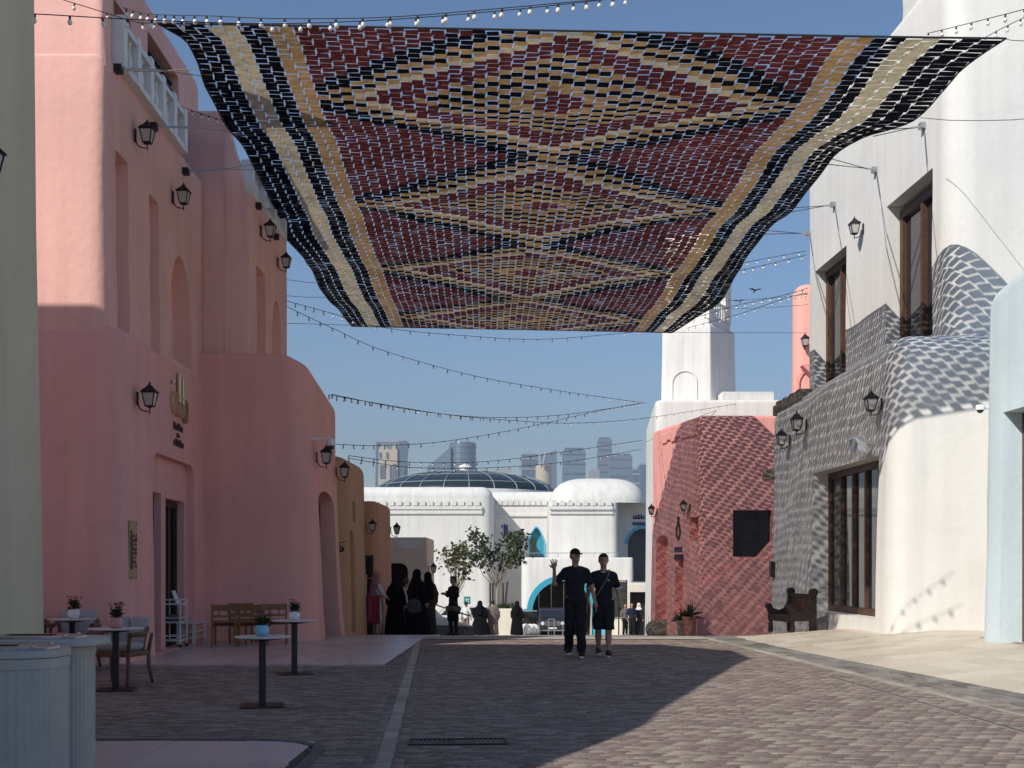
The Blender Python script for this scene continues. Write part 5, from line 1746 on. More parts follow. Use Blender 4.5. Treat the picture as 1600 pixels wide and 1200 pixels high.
def person(label, loc, rz=0.0, H=1.75, h=.022, top='black_cloth', bottom='black_cloth', legwear='trousers', sleeve='short',
           shoes='shoe_black', sole=None, hair='hair', head='hair', armR=None, armL=None, legR=None, legL=None, dress=None, scarf=None,
           face=True, turn=0.0, width=1.0, lean=0.0, group='people in the street', dress_w=(.33, .28), curl=.5, sl_len=None, cap_mat='black_cloth'):
    """faces -y before rz; arms are (elbow, wrist) and legs (knee, ankle) in metres for a 1.75 m figure"""
    root = empty('person', loc, rz, label, 'person', group)
    S = H / 1.75
    root.scale = (S * width, S, S)
    armR = armR or ((-.245, .02, 1.16), (-.255, -.06, .91))
    armL = armL or ((.245, .02, 1.16), (.255, -.06, .91))
    legR = legR or ((-.10, -.03, .50), (-.105, .02, .09))
    legL = legL or ((.10, .02, .50), (.105, .05, .09))
    shR, shL = (-.168, .012, 1.375), (.168, .012, 1.375)
    hipR, hipL = (-.085, 0, .92), (.085, 0, .92)
    ct, st = math.cos(turn), math.sin(turn)
    def hd(x, y, z): return (x * ct - y * st, x * st + y * ct, z)
    body = [ell((0, .0, 1.235), (.150, .095, .19)), ell((0, .0, 1.07), (.128, .086, .18)), ell((0, .01, .93), (.138, .092, .11)),
            cap((0, .02, 1.42), hd(0, .005, 1.56), .056, .050),
            cap((-.045, .02, 1.435), shR, .032, .046), cap((.045, .02, 1.435), shL, .032, .046)]
    for (sh, (el, wr)) in ((shR, armR), (shL, armL)):
        body += [cap(sh, el, .052, .041), cap(el, wr, .040, .027)]
    for (hp, (kn, an)) in ((hipR, legR), (hipL, legL)):
        body += [cap(hp, kn, .082, .056), cap(kn, (kn[0] * .5 + an[0] * .5, kn[1] * .5 + an[1] * .5 + .02, kn[2] * .6 + an[2] * .4), .054, .056),
                 cap((kn[0] * .5 + an[0] * .5, kn[1] * .5 + an[1] * .5 + .015, kn[2] * .5 + an[2] * .5), an, .052, .034)]
    hdf = smooth_union([ell(hd(0, 0.0, 1.648), (.076, .096, .102)), ell(hd(0, -.030, 1.578), (.054, .060, .052)),
                        cap(hd(0, -.096, 1.635), hd(0, -.112, 1.605), .010, .015), ell(hd(-.078, .01, 1.63), (.012, .022, .032)), ell(hd(.078, .01, 1.63), (.012, .022, .032)),
                        ell(hd(0, -.082, 1.568), (.026, .014, .012))], .018)
    f = smooth_union([smooth_union(body, .035), hdf], .03)
    l, u = f.bb[0] - .03, f.bb[1] + .03
    V, Q = surface_nets(f, l, u, h)
    me = bpy.data.meshes.new('body')
    hm = MB()
    for (el, wr, sd) in ((armR[0], armR[1], -1), (armL[0], armL[1], 1)):
        d_ = Vector(wr) - Vector(el)
        nn = Vector((-sd, 0, 0)) if abs(d_.normalized().z) > .5 else Vector((0, 0, -1))
        up_ = wr[2] > el[2] + .1
        if up_: nn = Vector((0, -1, 0))
        add_hand(hm, wr, d_, nn, 1.1, .12 if up_ else curl, sd, .32 if up_ else .05)
    n0 = len(V)
    me.from_pydata(V.tolist() + [tuple(q) for q in hm.v], [], Q.tolist() + [[i + n0 for i in q] for q in hm.f])
    bm = bmesh.new(); bm.from_mesh(me); bmesh.ops.recalc_face_normals(bm, faces=bm.faces); bm.to_mesh(me); bm.free()
    me.shade_smooth()
    link_mesh('body', me, M['skin'], root)
    if face:
        fm = MB()
        for s_ in (-1, 1):
            fm.lathe([(.001, -.006), (.010, -.003), (.012, 0), (.010, .003), (.001, .006)], hd(s_ * .030, -.088, 1.638), 8)
        fm.build('eyes', M['hair'], root, True)
        bm_ = MB()
        for s_ in (-1, 1):
            bm_.tube([hd(s_ * .014, -.094, 1.661), hd(s_ * .032, -.093, 1.667), hd(s_ * .052, -.080, 1.660)], [.005, .006, .003], 5)
        bm_.build('eyebrows', M[hair], root, True)
        MB().tube([hd(-.022, -.086, 1.566), hd(0, -.096, 1.569), hd(.022, -.086, 1.566)], [.003, .006, .003], 5).build('mouth', M['pot_terracotta'], root, True)
    # hair, cap or scarf
    if head == 'hair':
        g = smooth_union([ell(hd(0, .012, 1.675), (.085, .104, .088)), ell(hd(0, .04, 1.64), (.080, .075, .10)), ell(hd(0, -.055, 1.722), (.066, .05, .030))], .03)
        nb = (-st * -1 * 0, 0, 0)
        def gg(p, g=g):
            d = g(p)
            q = np.stack([p[:, 0] * ct + p[:, 1] * st, -p[:, 0] * st + p[:, 1] * ct, p[:, 2]], 1)
            faceplane = np.maximum(-(q[:, 1] + .040), -(q[:, 2] - 1.692) * 1.0)     # in front of the ears and under the hairline
            cutf = np.minimum(-(q[:, 1] + .035), 1.695 - q[:, 2])
            return np.maximum(d, np.maximum(cutf, 1.56 - q[:, 2]))
        gg.bb = g.bb
        sdf_obj('hair', gg, max(h * .7, .012), hair, root)
    elif head == 'cap':
        g = ell(hd(0, .008, 1.672), (.087, .107, .092))
        sdf_obj('cap', clip(g, [((0, 0, -1), -1.668)]), max(h * .6, .012), cap_mat, root)
        bmv = MB()
        po = [hd(.072 * math.sin(a), -.075 - .105 * math.cos(a) ** .8, 1.672 - .012 * math.cos(a)) for a in np.linspace(-math.pi / 2 + .01, math.pi / 2 - .01, 13)]
        vs = po + [(q[0], q[1], q[2] + .010) for q in po]
        nn_ = len(po)
        bmv.add(vs, [tuple(range(nn_)), tuple(reversed(range(nn_, 2 * nn_)))] + [(i, (i + 1) % nn_, (i + 1) % nn_ + nn_, i + nn_) for i in range(nn_)])
        bmv.build('cap_peak', M[cap_mat], root)
        g = smooth_union([ell(hd(0, .03, 1.635), (.082, .080, .07))], .02)
        sdf_obj('hair', clip(g, [((st * 1.0, -ct * -1.0 * -1, 0), .0)]), max(h * .7, .012), hair, root)
    if scarf:
        g = smooth_union([ell(hd(0, .015, 1.66), (.098, .122, .118)), cap(hd(0, .03, 1.60), (0, .03, 1.42), .10, .125), ell((0, .03, 1.40), (.20, .13, .10)),
                          cap((0, .06, 1.45), (0, .10, 1.12), .12, .15)], .05)
        hole = ell(hd(0, -.125, 1.618), (.055, .075, .075))
        gs_ = lambda p, g=g, hole=hole: np.maximum(g(p), -hole(p))
        gs_.bb = g.bb
        sdf_obj('headscarf', gs_, max(h * .8, .014), scarf, root)
    # clothes
    if dress:
        rx1, ry1 = dress_w
        ph0 = random.uniform(0, 6)
        def dr(p):
            z = np.clip(p[:, 2], .02, 1.5)
            t = z / 1.44
            rx = np.interp(t, [0, .35, .62, .8, .93, 1.0], [rx1, rx1 * .86, .225, .225, .215, .10])
            ry = np.interp(t, [0, .35, .62, .8, .93, 1.0], [ry1, ry1 * .80, .165, .155, .125, .09])
            th = np.arctan2(p[:, 1], p[:, 0])
            fold = (.016 * np.sin(th * 9 + ph0 + z * 1.5) + .012 * np.sin(th * 5 + 2 * ph0)) * np.clip(1.25 - t, 0, 1)
            d = (np.sqrt((p[:, 0] / (rx + fold)) ** 2 + (p[:, 1] / (ry + fold)) ** 2) - 1) * np.minimum(rx, ry)
            return np.maximum(np.maximum(d, .015 - p[:, 2]), p[:, 2] - 1.46)
        dr.bb = (np.array([-rx1 - .05, -ry1 - .05, 0]), np.array([rx1 + .05, ry1 + .05, 1.48]))
        arms = []
        for (sh, (el, wr)) in ((shR, armR), (shL, armL)):
            arms += [cap(sh, el, .075, .07), cap(el, tuple(np.array(el) * .12 + np.array(wr) * .88), .066, .078)]
        g = smooth_union([dr] + arms, .045)
        sdf_obj('dress', g, h, dress, root)
    else:
        fs = [ell((0, .0, 1.25), (.168, .118, .21)), ell((0, .0, 1.05), (.150, .116, .22)), ell((0, .005, .90), (.158, .126, .14)),
              cap((-.05, .016, 1.445), shR, .050, .062), cap((.05, .016, 1.445), shL, .050, .062)]
        slv = []
        for (sh, (el, wr)) in ((shR, armR), (shL, armL)):
            e_, s0_ = np.array(el), np.array(sh)
            if sleeve == 'short':
                slv.append(cap(sh, tuple(s0_ + (e_ - s0_) * .72), .062, .066))
            else:
                slv += [cap(sh, el, .062, .056), cap(el, tuple(e_ + (np.array(wr) - e_) * .93), .053, .043)]
        g = smooth_union([smooth_union(fs, .03)] + slv, .03)
        wob = lambda p: .006 * np.sin(p[:, 2] * 34 + p[:, 0] * 21) * np.sin(p[:, 0] * 17 + 1.2)
        gw = lambda p, g=g: g(p) + wob(p)
        gw.bb = g.bb
        sdf_obj('shirt', clip(gw, [((0, 0, -1), -.86), ((0, 0, 1), 1.475)]), h, top, root)
        lg = [ell((0, .005, .93), (.155, .122, .13))]
        lo_ = .075 if legwear == 'trousers' else .46
        for (hp, (kn, an)) in ((hipR, legR), (hipL, legL)):
            lg += [cap(hp, kn, .098, .080 if legwear == 'trousers' else .098), cap(kn, tuple(np.array(an) + [0, 0, -.02]), .085 if legwear != 'slim' else .07, .070 if legwear != 'slim' else .05)]
        if legwear == 'slim': lo_ = .075
        g = smooth_union(lg, .025)
        wob2 = lambda p: .006 * np.sin(p[:, 2] * 27 + p[:, 0] * 30) 
        gw2 = lambda p, g=g: g(p) + wob2(p)
        gw2.bb = g.bb
        sdf_obj('shorts' if legwear == 'shorts' else 'trousers', clip(gw2, [((0, 0, -1), -lo_), ((0, 0, 1), .97)]), h, bottom, root)
    for (kn, an) in (legR, legL):
        zf = an[2] - .09
        fx = an[0] * 1.02
        g = smooth_union([cap((fx, an[1] + .03, zf + .045), (fx, an[1] - .08, zf + .042), .043, .046), cap((fx, an[1] - .08, zf + .042), (fx + math.copysign(.01, an[0]), an[1] - .155, zf + .032), .045, .034),
                          cap((fx, an[1] + .01, zf + .05), (fx, an[1] + .01, zf + .10), .042, .044)], .025)
        sho = sdf_obj('shoe', clip(g, [((0, 0, -1), -(zf + .008))]), .016, shoes, root)
        if sole:
            po = [(fx + .046 * math.copysign(abs(math.cos(a)) ** .8, math.cos(a)), an[1] - .052 + .138 * math.sin(a)) for a in np.linspace(0, 2 * math.pi, 17)[:-1]]
            MB().prism([(x, y) for x, y in po], zf, zf + .028, lambda u_, v_, z_: (u_, z_, v_)).build('sole', M[sole], sho)
    return root

def gpos(px, Y, dz=0.0):
    x = gx(px, Y)
    return (x, Y, ground_z(x, Y) + .008 + dz)

# ---------------------------------------------------------------- the two walking towards the camera
pm = person('man in black cap, black t-shirt and trousers, hand raised, walking toward the camera', gpos(899, 20.0), 0.0, 1.78, .014,
            head='cap', sole='rubber_white', turn=.45, legwear='trousers', sleeve='short',
            armR=((-.335, -.02, 1.19), (-.345, -.10, 1.42)), armL=((.265, .03, 1.16), (.315, -.02, .90)),
            legR=((-.09, .02, .50), (-.105, .16, .13)), legL=((.085, -.06, .50), (.10, -.05, .09)), curl=.35)
pbz = person('boy in black t-shirt with white trims, shorts and a pale shoulder strap', gpos(943, 20.15), 0.0, 1.70, .014, group='people in the street',
             bottom='black_cloth', legwear='shorts', head='hair', sole='rubber_white', turn=-.05,
             armR=((-.245, .03, 1.16), (-.29, -.04, .90)), armL=((.25, .02, 1.16), (.275, -.05, .90)),
             legR=((-.085, .03, .50), (-.075, .17, .12)), legL=((.085, -.05, .50), (.08, -.04, .09)))
# white collar and sleeve trims
cl = MB(); cl.tube([(.066 * math.cos(a), .012 + .070 * math.sin(a), 1.470 - .016 * (1 - math.sin(a)) ) for a in np.linspace(0, 2 * math.pi, 25)], .009, 6, False)
cl.build('collar_trim', M['white_cloth'], pbz, True)
for (sh, el) in (((-.168, .012, 1.375), (-.245, .03, 1.16)), ((.168, .012, 1.375), (.25, .02, 1.16))):
    s0_, e_ = Vector(sh), Vector(el)
    c0 = s0_ + (e_ - s0_) * .98; dd_ = (e_ - s0_).normalized()
    a_1 = dd_.orthogonal().normalized(); a_2 = dd_.cross(a_1)
    MB().tube([c0 + (a_1 * math.cos(a) + a_2 * math.sin(a)) * .066 for a in np.linspace(0, 2 * math.pi, 21)], .011, 5, False).build('sleeve_trim', M['white_cloth'], pbz, True)
stp = MB()
stp.tube([(.09, .07, 1.465), (.095, -.01, 1.480), (.085, -.075, 1.42), (.03, -.124, 1.29), (-.05, -.128, 1.16), (-.12, -.112, 1.05), (-.165, -.06, .98)], .011, 6)
stp.build('strap', M['taupe_cloth'], pbz, True)
MB().box(.065, .073, -.124, -.108, 1.285, 1.315).build('chest_logo', M['white_cloth'], pbz)
MB().box(.085, .093, -.122, -.104, 1.285, 1.315).build('chest_logo', M['white_cloth'], pbz)

# ---------------------------------------------------------------- group at the left by the shops
person('man in white shirt and red checked headscarf standing by the garment stand', gpos(588, 33.0), 2.2, 1.72, .022, top='white_cloth', bottom='white_cloth', legwear='trousers', sleeve='long',
       scarf='shemagh_cloth', head='none', armR=((-.24, -.05, 1.17), (-.16, -.22, 1.08)))
person('woman in a full black abaya before the dark kiosk door', gpos(618, 33.5), 2.8, 1.66, .022, dress='abaya_cloth', scarf='abaya_cloth', head='none', dress_w=(.33, .30))
person('brown-haired person in a white top half hidden behind the women in black', gpos(635, 35.5), 2.9, 1.68, .024, top='white_cloth', bottom='black_cloth', hair='brown_hair', sleeve='long')
wq = person('woman in a wide flowing black abaya, front of the group', gpos(652, 32.0), 2.5, 1.74, .022, dress='abaya_cloth', scarf='abaya_cloth', head='none', dress_w=(.36, .32), width=1.05)
person('person in a long dark brown coat at the right of the abaya group', gpos(668, 33.0), 3.6, 1.72, .022, dress='brown_cloth', scarf='abaya_cloth', head='none', dress_w=(.27, .25))
person('man in dark jacket, grey shirt and slim black trousers looking at his phone', gpos(708, 36.5), -.9, 1.78, .020, top='black_cloth', bottom='black_cloth', legwear='slim', sleeve='long',
       armR=((-.24, -.02, 1.18), (-.10, -.25, 1.24)), armL=((.24, -.02, 1.18), (.08, -.26, 1.22)), turn=0, shoes='shoe_black')
MB().prism([(-.19, .74), (.19, .74), (.185, .88), (-.185, .88)], -.13, .13).build('shirt_hem', M['grey_cloth'], bpy.data.objects[[o_.name for o_ in bpy.data.objects if o_.get('label', '').startswith('man in dark jacket')][0]])
# ---------------------------------------------------------------- people further down the ramp
person('person in a white shirt and khaki trousers far down the ramp', gpos(728, 62), 3.0, 1.72, .032, top='white_cloth', bottom='khaki_cloth', sleeve='long', face=False)
person('woman in a broad black abaya far down the ramp beside the white shirt', gpos(750, 61), 3.0, 1.72, .032, dress='abaya_cloth', scarf='abaya_cloth', head='none', face=False, dress_w=(.40, .34), width=1.25)
person('person in a long taupe robe far down the ramp in front of the tree stakes', gpos(770, 61.5), 3.2, 1.76, .032, dress='taupe_cloth', face=False, dress_w=(.26, .24), width=1.15)
person('woman in a black abaya standing alone right of the white planter', gpos(808, 60), 2.9, 1.68, .032, dress='abaya_cloth', scarf='abaya_cloth', head='none', face=False, dress_w=(.31, .28), width=1.1)
person('person in a grey top, leftmost of three by the far doorway', gpos(977, 64), .4, 1.68, .034, top='grey_cloth', bottom='black_cloth', sleeve='long', face=False, hair='hair')
person('person in navy carrying a bag, middle of three by the far doorway', gpos(987, 63.5), .2, 1.70, .034, top='navy_cloth', bottom='black_cloth', sleeve='long', face=False)
person('person in black with white scarf, rightmost of three by the far doorway', gpos(998, 64), -.3, 1.68, .034, dress='black_cloth', scarf='white_cloth', head='none', face=False, dress_w=(.26, .24))
# things they carry
bagz = empty('shoulder_bag', (gx(647, 31.6), 31.6, ground_z(-2.6, 31.6) + .62), .2, 'large dark patterned shoulder bag hanging from the woman in wide abaya', 'bag')
sdf_obj('bag_body', smooth_union([ell((0, 0, .17), (.19, .08, .19)), ell((0, 0, .05), (.17, .07, .07))], .05), .02, 'pattern_cloth', bagz)
MB().tube([(-.10, 0, .33), (-.05, .08, .60), (.05, .12, .72), (.10, .04, .34)], .014, 6).build('handle', M['black_cloth'], bagz, True)
ph_ = empty('phone', (gx(697.5, 36.2), 36.2, ground_z(-2, 36.2) + 1.27), -.9, 'black phone held up by the man in the dark jacket', 'phone')
MB().rbox(-.04, .04, -.006, .006, -.08, .08, .005).build('casing', M['black_metal'], ph_)
# ---------------------------------------------------------------- litter bins, front left
def bin_(label, loc, rx, ry, hgt, oversail):
    root = empty('litter_bin', loc, .04, label, 'litter bin', 'bins by the beige wall')
    n = 176
    def ring(off, e=.62):
        out = []
        for i in range(n):
            a = 2 * math.pi * i / n
            ca, sa = math.cos(a), math.sin(a)
            out.append(((rx + off) * math.copysign(abs(ca) ** e, ca), (ry + off) * math.copysign(abs(sa) ** e, sa)))
        return out
    def loft(levels):
        vs = []; fs = []
        for (off, z, flute) in levels:
            q = ring(off)
            for i, (x, y) in enumerate(q):
                k = 1 + (0 if not flute else (-.012 if (i // 2) % 2 else .0))
                vs.append((x * k, y * k, z))
        m_ = len(levels)
        for k in range(m_ - 1):
            for i in range(n):
                fs.append((k * n + i, k * n + (i + 1) % n, (k + 1) * n + (i + 1) % n, (k + 1) * n + i))
        fs.append(tuple(reversed(range(n)))); fs.append(tuple((m_ - 1) * n + i for i in range(n)))
        return MB().add(vs, fs)
    loft([(.006, 0, 0), (.006, .05, 0), (0, .051, 1), (0, hgt - .10, 1), (.006, hgt - .098, 0), (.006, hgt - .035, 0)]).build('fluted_body', M['bin_paint'], root, 25)
    loft([(oversail - .01, hgt - .034, 0), (oversail, hgt - .028, 0), (oversail, hgt + .010, 0), (oversail - .008, hgt + .016, 0)]).build('top_ring', M['bin_paint'], root, 30)
    loft([(-.05, hgt + .017, 0), (-.055, hgt + .030, 0), (-.07, hgt + .034, 0)]).build('lid', M['bin_lid'], root, 30)
    MB().box(-.16, .16, -.04, .04, hgt + .035, hgt + .040).build('slot', M['interior_dark'], root)
    for sx in (-1, 1):
        for sy in (-1, 1):
            MB().lathe([(.016, 0), (.016, .008)], (sx * (rx - .14), sy * (ry - .13), hgt + .035), 8).build('bolt', M['steel'], root)
    return root
bin_('fluted grey litter bin at the lower left corner, the nearer one', (-3.34, 7.80, .012), .46, .30, .945, .012)
bin_('fluted grey litter bin with wide overhanging top, behind the nearer one', (-3.42, 8.66, .012), .42, .28, .965, .10)

# ---------------------------------------------------------------- cafe tables with pots
def plant_pot(label, loc, pot, flower='flower_red', seed=0, s=1.0, leaf='leaf_green'):
    r = random.Random(seed)
    root = empty('potted_plant', loc, r.uniform(0, 6), label, 'potted plant', 'small plants on the cafe tables')
    root.scale = (s, s, s)
    MB().lathe([(.045, 0), (.062, .02), (.072, .06), (.066, .10), (.058, .115), (.052, .115), (.052, .10)], n=18).build('pot', M[pot], root, True)
    lf = MB()
    for i in range(70):
        a = r.uniform(0, 6.28); el_ = r.uniform(.1, 1.3); L = r.uniform(.05, .10)
        b0 = Vector((math.cos(a) * .02, math.sin(a) * .02, .10 + r.uniform(0, .07)))
        d = Vector((math.cos(a) * math.cos(el_), math.sin(a) * math.cos(el_), math.sin(el_)))
        sd = d.cross(Vector((0, 0, 1))).normalized() * r.uniform(.014, .024)
        m_ = b0 + d * L * .6; e_ = b0 + d * L - Vector((0, 0, .015))
        lf.add([b0, m_ + sd, e_, m_ - sd], [(0, 1, 2, 3)])
    tag(lf.build('leaves', M[leaf], root), kind='stuff')
    fl = MB(); st_ = MB()
    for i in range(13):
        a = r.uniform(0, 6.28); rr = r.uniform(.01, .085); z = r.uniform(.19, .27)
        c_ = Vector((math.cos(a) * rr, math.sin(a) * rr, z))
        st_.tube([(0, 0, .1), c_], .003, 4)
        for k in range(5):
            b = k * 1.257 + a
            d1 = Vector((math.cos(b) * .017, math.sin(b) * .017, r.uniform(-.004, .014))); d2 = Vector((math.cos(b + .6) * .014, math.sin(b + .6) * .014, .012))
            fl.add([c_, c_ + d1, c_ + d1 + d2 * .6, c_ + d2], [(0, 1, 2, 3)])
    tag(st_.build('stems', M['leaf_green'], root), kind='stuff'); tag(fl.build('flowers', M[flower], root), kind='stuff')
    return root
def cafe_table(label, x, y, rot=.2, r=.30, h=.75, base='square'):
    z = .022 if 18.4 < y < 25 and x < -1.93 else .002
    root = empty('cafe_table', (x, y, z), rot, label, 'table', 'round cafe tables')
    MB().rbox(-.23, .23, -.23, .23, 0, .012, .004).build('base_plate', M['lamp_metal'], root)
    MB().rbox(-.037, .037, -.037, .037, .012, h - .03, .006).build('column', M['black_metal'], root)
    MB().lathe([(.05, h - .055), (.20, h - .032), (.20, h - .022), (.05, h - .022)], n=24).build('spider', M['black_metal'], root, 30)
    MB().lathe([(r - .02, h - .021), (r, h - .012), (r, h - .003), (r - .005, h)], n=40).build('table_top', M['terrazzo'], root, 30)
    return root, (x, y, z + h)
T1 = (gx(410, 13.05), 13.05); T2 = (gx(460, 16.95), 16.95); T3 = (gx(181, 14.75), 14.75); T4 = (gx(113, 17.4), 17.4)
_, t = cafe_table('round cafe table with a blue potted plant, nearest and in the open', *T1); plant_pot('plant in a light blue pot on the nearest table', (t[0], t[1] - .02, t[2] + .001), 'pot_blue', seed=1, s=1.05)
_, t = cafe_table('round cafe table with a white pot, standing before the pink wing', *T2, .35, .31); plant_pot('plant in a white pot on the table before the pink wing', (t[0], t[1], t[2] + .001), 'pot_white', seed=2, s=1.05)
_, t = cafe_table('round cafe table with a pink pot, in front of an armchair', *T3, .15, .33); plant_pot('red flowers in a pink pot on the table by the armchair', (t[0], t[1], t[2] + .001), 'pot_pink', seed=3, s=1.15)
_, t = cafe_table('round cafe table with a white pot, leftmost and farthest by the pink wall', *T4, .1, .33); plant_pot('dark red flowers in a white pot on the leftmost table', (t[0] + .02, t[1], t[2] + .001), 'pot_white', seed=4, s=1.2)

# ---------------------------------------------------------------- upholstered armchairs
def armchair(label, x, y, rz):
    root = empty('armchair', (x, y, .002), rz, label, 'armchair', 'wooden armchairs with grey cushions')
    wd = M['teak_wood']
    for (sx, sy) in ((-1, -1), (1, -1), (-1, 1), (1, 1)):
        x0, y0 = sx * .27, (-.25 if sy < 0 else .22)
        MB().tube([(x0 * 1.08, y0 + sy * .06, 0), (x0, y0 + sy * .01, .22), (x0, y0, .42)], [.020, .025, .027], 8).build('leg', wd, root, True)
        MB().tube([(x0, y0, .42), (sx * .29, y0 + (0 if sy < 0 else .05), .64)], [.025, .022], 8).build('arm_post', wd, root, True)
    MB().rbox(-.29, .29, -.27, .25, .36, .43, .015).build('seat_frame', wd, root)
    # wrap-round arm and back rail
    arc = [(-.30, -.27, .64)] + [(-.31 * math.cos(a), .06 + .27 * math.sin(a), .64 + .12 * math.sin(a)) for a in np.linspace(0, math.pi, 15)] + [(.30, -.27, .64)]
    MB().tube(arc, .030, 8).build('arm_rail', wd, root, True)
    bk = MB()
    for i in range(9):
        a = math.pi * (.12 + .76 * i / 8)
        bk.tube([(-.28 * math.cos(a), .03 + .24 * math.sin(a), .42), (-.31 * math.cos(a), .06 + .27 * math.sin(a), .63 + .12 * math.sin(a))], .010, 5)
    tag(bk.build('back_spindles', wd, root), kind='stuff')
    MB().rbox(-.26, .26, -.27, .20, .43, .53, .04).build('seat_cushion', M['cushion'], root, 60)
    for sx in (-1, 1):
        o_ = MB().rbox(-.125, .125, -.045, .045, 0, .36, .035).build('back_cushion', M['cushion'], root, 60)
        o_.location = (sx * .13, .17, .50); o_.rotation_euler = (-.22, 0, -sx * .12)
    return root
armchair('wooden armchair with grey cushions behind the pink-pot table', gx(188, 15.5), 15.5, -.25)
armchair('wooden armchair with grey cushions behind the leftmost table', gx(118, 18.0) + .05, 17.85, .1)
armchair('wooden armchair half hidden by the beige wall', gx(55, 17.9), 17.6, .5)

# ---------------------------------------------------------------- stacked oak chairs by the pink wing
def oak_chair(label, x, y, rz):
    root = empty('oak_chair', (x, y, .022), rz, label, 'chair', 'light oak chairs by the pink wing')
    wd = M['oak_wood']
    for sx in (-1, 1):
        MB().box(sx * .21 - .018, sx * .21 + .018, -.22, -.184, 0, .44).build('leg', wd, root)
        MB().box(sx * .21 - .018, sx * .21 + .018, .184, .22, 0, .78).build('leg', wd, root)
        MB().box(sx * .21 - .012, sx * .21 + .012, -.184, .184, .36, .42).build('side_rail', wd, root)
    MB().box(-.192, .192, -.215, -.19, .36, .42).build('front_rail', wd, root)
    MB().rbox(-.225, .225, -.22, .18, .442, .465, .006).build('seat', wd, root)
    MB().rbox(-.19, .19, .190, .214, .66, .77, .005).build('top_rail', wd, root)
    MB().rbox(-.19, .19, .192, .212, .54, .58, .004).build('back_rail', wd, root)
    for u in (-.08, .08):
        MB().box(u - .012, u + .012, .195, .209, .58, .66).build('back_slat', wd, root)
    return root
oak_chair('oak chair at the left end of the row by the pink wing', gx(352, 22.6), 22.6, math.pi + .1)
oak_chair('oak chair second from left in the row, set a little back', gx(378, 23.4), 23.5, math.pi)
oak_chair('oak chair in the middle of the row behind the blue pot', gx(396, 22.7), 22.7, math.pi - .1)
oak_chair('oak chair at the right end of the row by the pink wing', gx(430, 23.2), 23.2, math.pi + .15)

# ---------------------------------------------------------------- white trolley and low white rack in the doorway
tr = empty('trolley', (gx(280, 22.6), 22.3, .022), 0, 'white three-tier trolley standing by the pink doorway', 'trolley')
for (sx, sy) in ((-1, -1), (1, -1), (1, 1), (-1, 1)):
    MB().tube([(sx * .16, sy * .22, .06), (sx * .16, sy * .22, .86)], .014, 6).build('post', M['white_paint'], tr)
    MB().lathe([(.03, 0), (.03, .05), (.01, .06)], (sx * .16, sy * .22, 0), 10).build('castor', M['tyre'], tr)
for z in (.12, .45, .78):
    sh_ = MB().box(-.17, .17, -.23, .23, z, z + .02).build('shelf', M['white_paint'], tr)
    m_ = MB()
    for (a, b) in (((-.17, -.23), (.17, -.23)), ((.17, -.23), (.17, .23)), ((.17, .23), (-.17, .23)), ((-.17, .23), (-.17, -.23))):
        m_.tube([(*a, z + .09), (*b, z + .09)], .009, 5)
    m_.build('rail', M['white_paint'], sh_)
o_ = MB().rbox(-.10, .10, -.16, .16, 0, .12, .02).build('crate', M['grey_cloth'], tr); o_.location = (0, 0, .48)
o_ = MB().rbox(-.012, .012, -.10, .10, 0, .25, .006).build('tray', M['white_paint'], tr); o_.location = (.06, 0, .80); o_.rotation_euler = (0, -.35, 0)
rk = empty('low_rack', (gx(297, 23.4), 23.5, .022), 0, 'low white slatted rack in front of the pink inner corner', 'rack')
for (sx, sy) in ((-1, -1), (1, -1), (1, 1), (-1, 1)):
    MB().box(sx * .15 - .025, sx * .15 + .025, sy * .40 - .025, sy * .40 + .025, 0, .40).build('leg', M['white_paint'], rk)
for z in (.10, .22, .38):
    for i in range(4):
        MB().box(-.17 + i * .09, -.10 + i * .09, -.45, .45, z, z + .025).build('slat', M['white_paint'], rk)

# ---------------------------------------------------------------- carved wooden bench on the right
bz = ground_z(6.3, 27.4)
bn = empty('wooden_bench', (6.28, 27.3, bz + .01), math.radians(-80), 'dark carved wooden bench with round finials against the white wall', 'bench')
# seat faces -y in local space; length along x
L2 = .62
for sx in (-1, 1):
    x0 = sx * L2
    po = [(-.30, .30), (-.30, .45), (-.33, .50), (-.33, .60), (-.24, .62), (-.20, .55), (-.05, .50), (.08, .55), (.15, .68), (.18, .88), (.30, .88), (.30, 0.0), (.16, 0.0), (.16, .30)]
    MB().prism(po, x0 - .045, x0 + .045, lambda u_, v_, z_: (v_, u_, z_)).build('end_panel', M['dark_wood'], bn)
    MB().lathe([(.045, 0), (.058, .03), (.055, .20), (.04, .24), (.058, .27), (.045, .33)], (x0, -.25, 0), 12).build('leg', M['dark_wood'], bn, 40)
    k = MB(); k.tube([(x0 - .06, .24, .93), (x0 + .06, .24, .93)], .088, 16); k.build('finial', M['dark_wood'], bn, 40)
    k = MB(); k.tube([(x0 - .055, -.30, .60), (x0 + .055, -.30, .60)], .065, 14); k.build('finial', M['dark_wood'], bn, 40)
MB().rbox(-L2, L2, -.30, .20, .36, .41, .01).build('seat', M['dark_wood'], bn)
MB().box(-L2, L2, -.29, -.25, .27, .36).build('apron', M['dark_wood'], bn)
MB().box(-L2, L2, .20, .26, .80, .89).build('top_rail', M['dark_wood'], bn)
MB().box(-L2, L2, .20, .26, .48, .55).build('lower_rail', M['dark_wood'], bn)
for i in range(11):
    u = -L2 + .10 + i * .104
    MB().box(u, u + .06, .215, .245, .55, .80).build('back_slat', M['brown_wood'], bn)

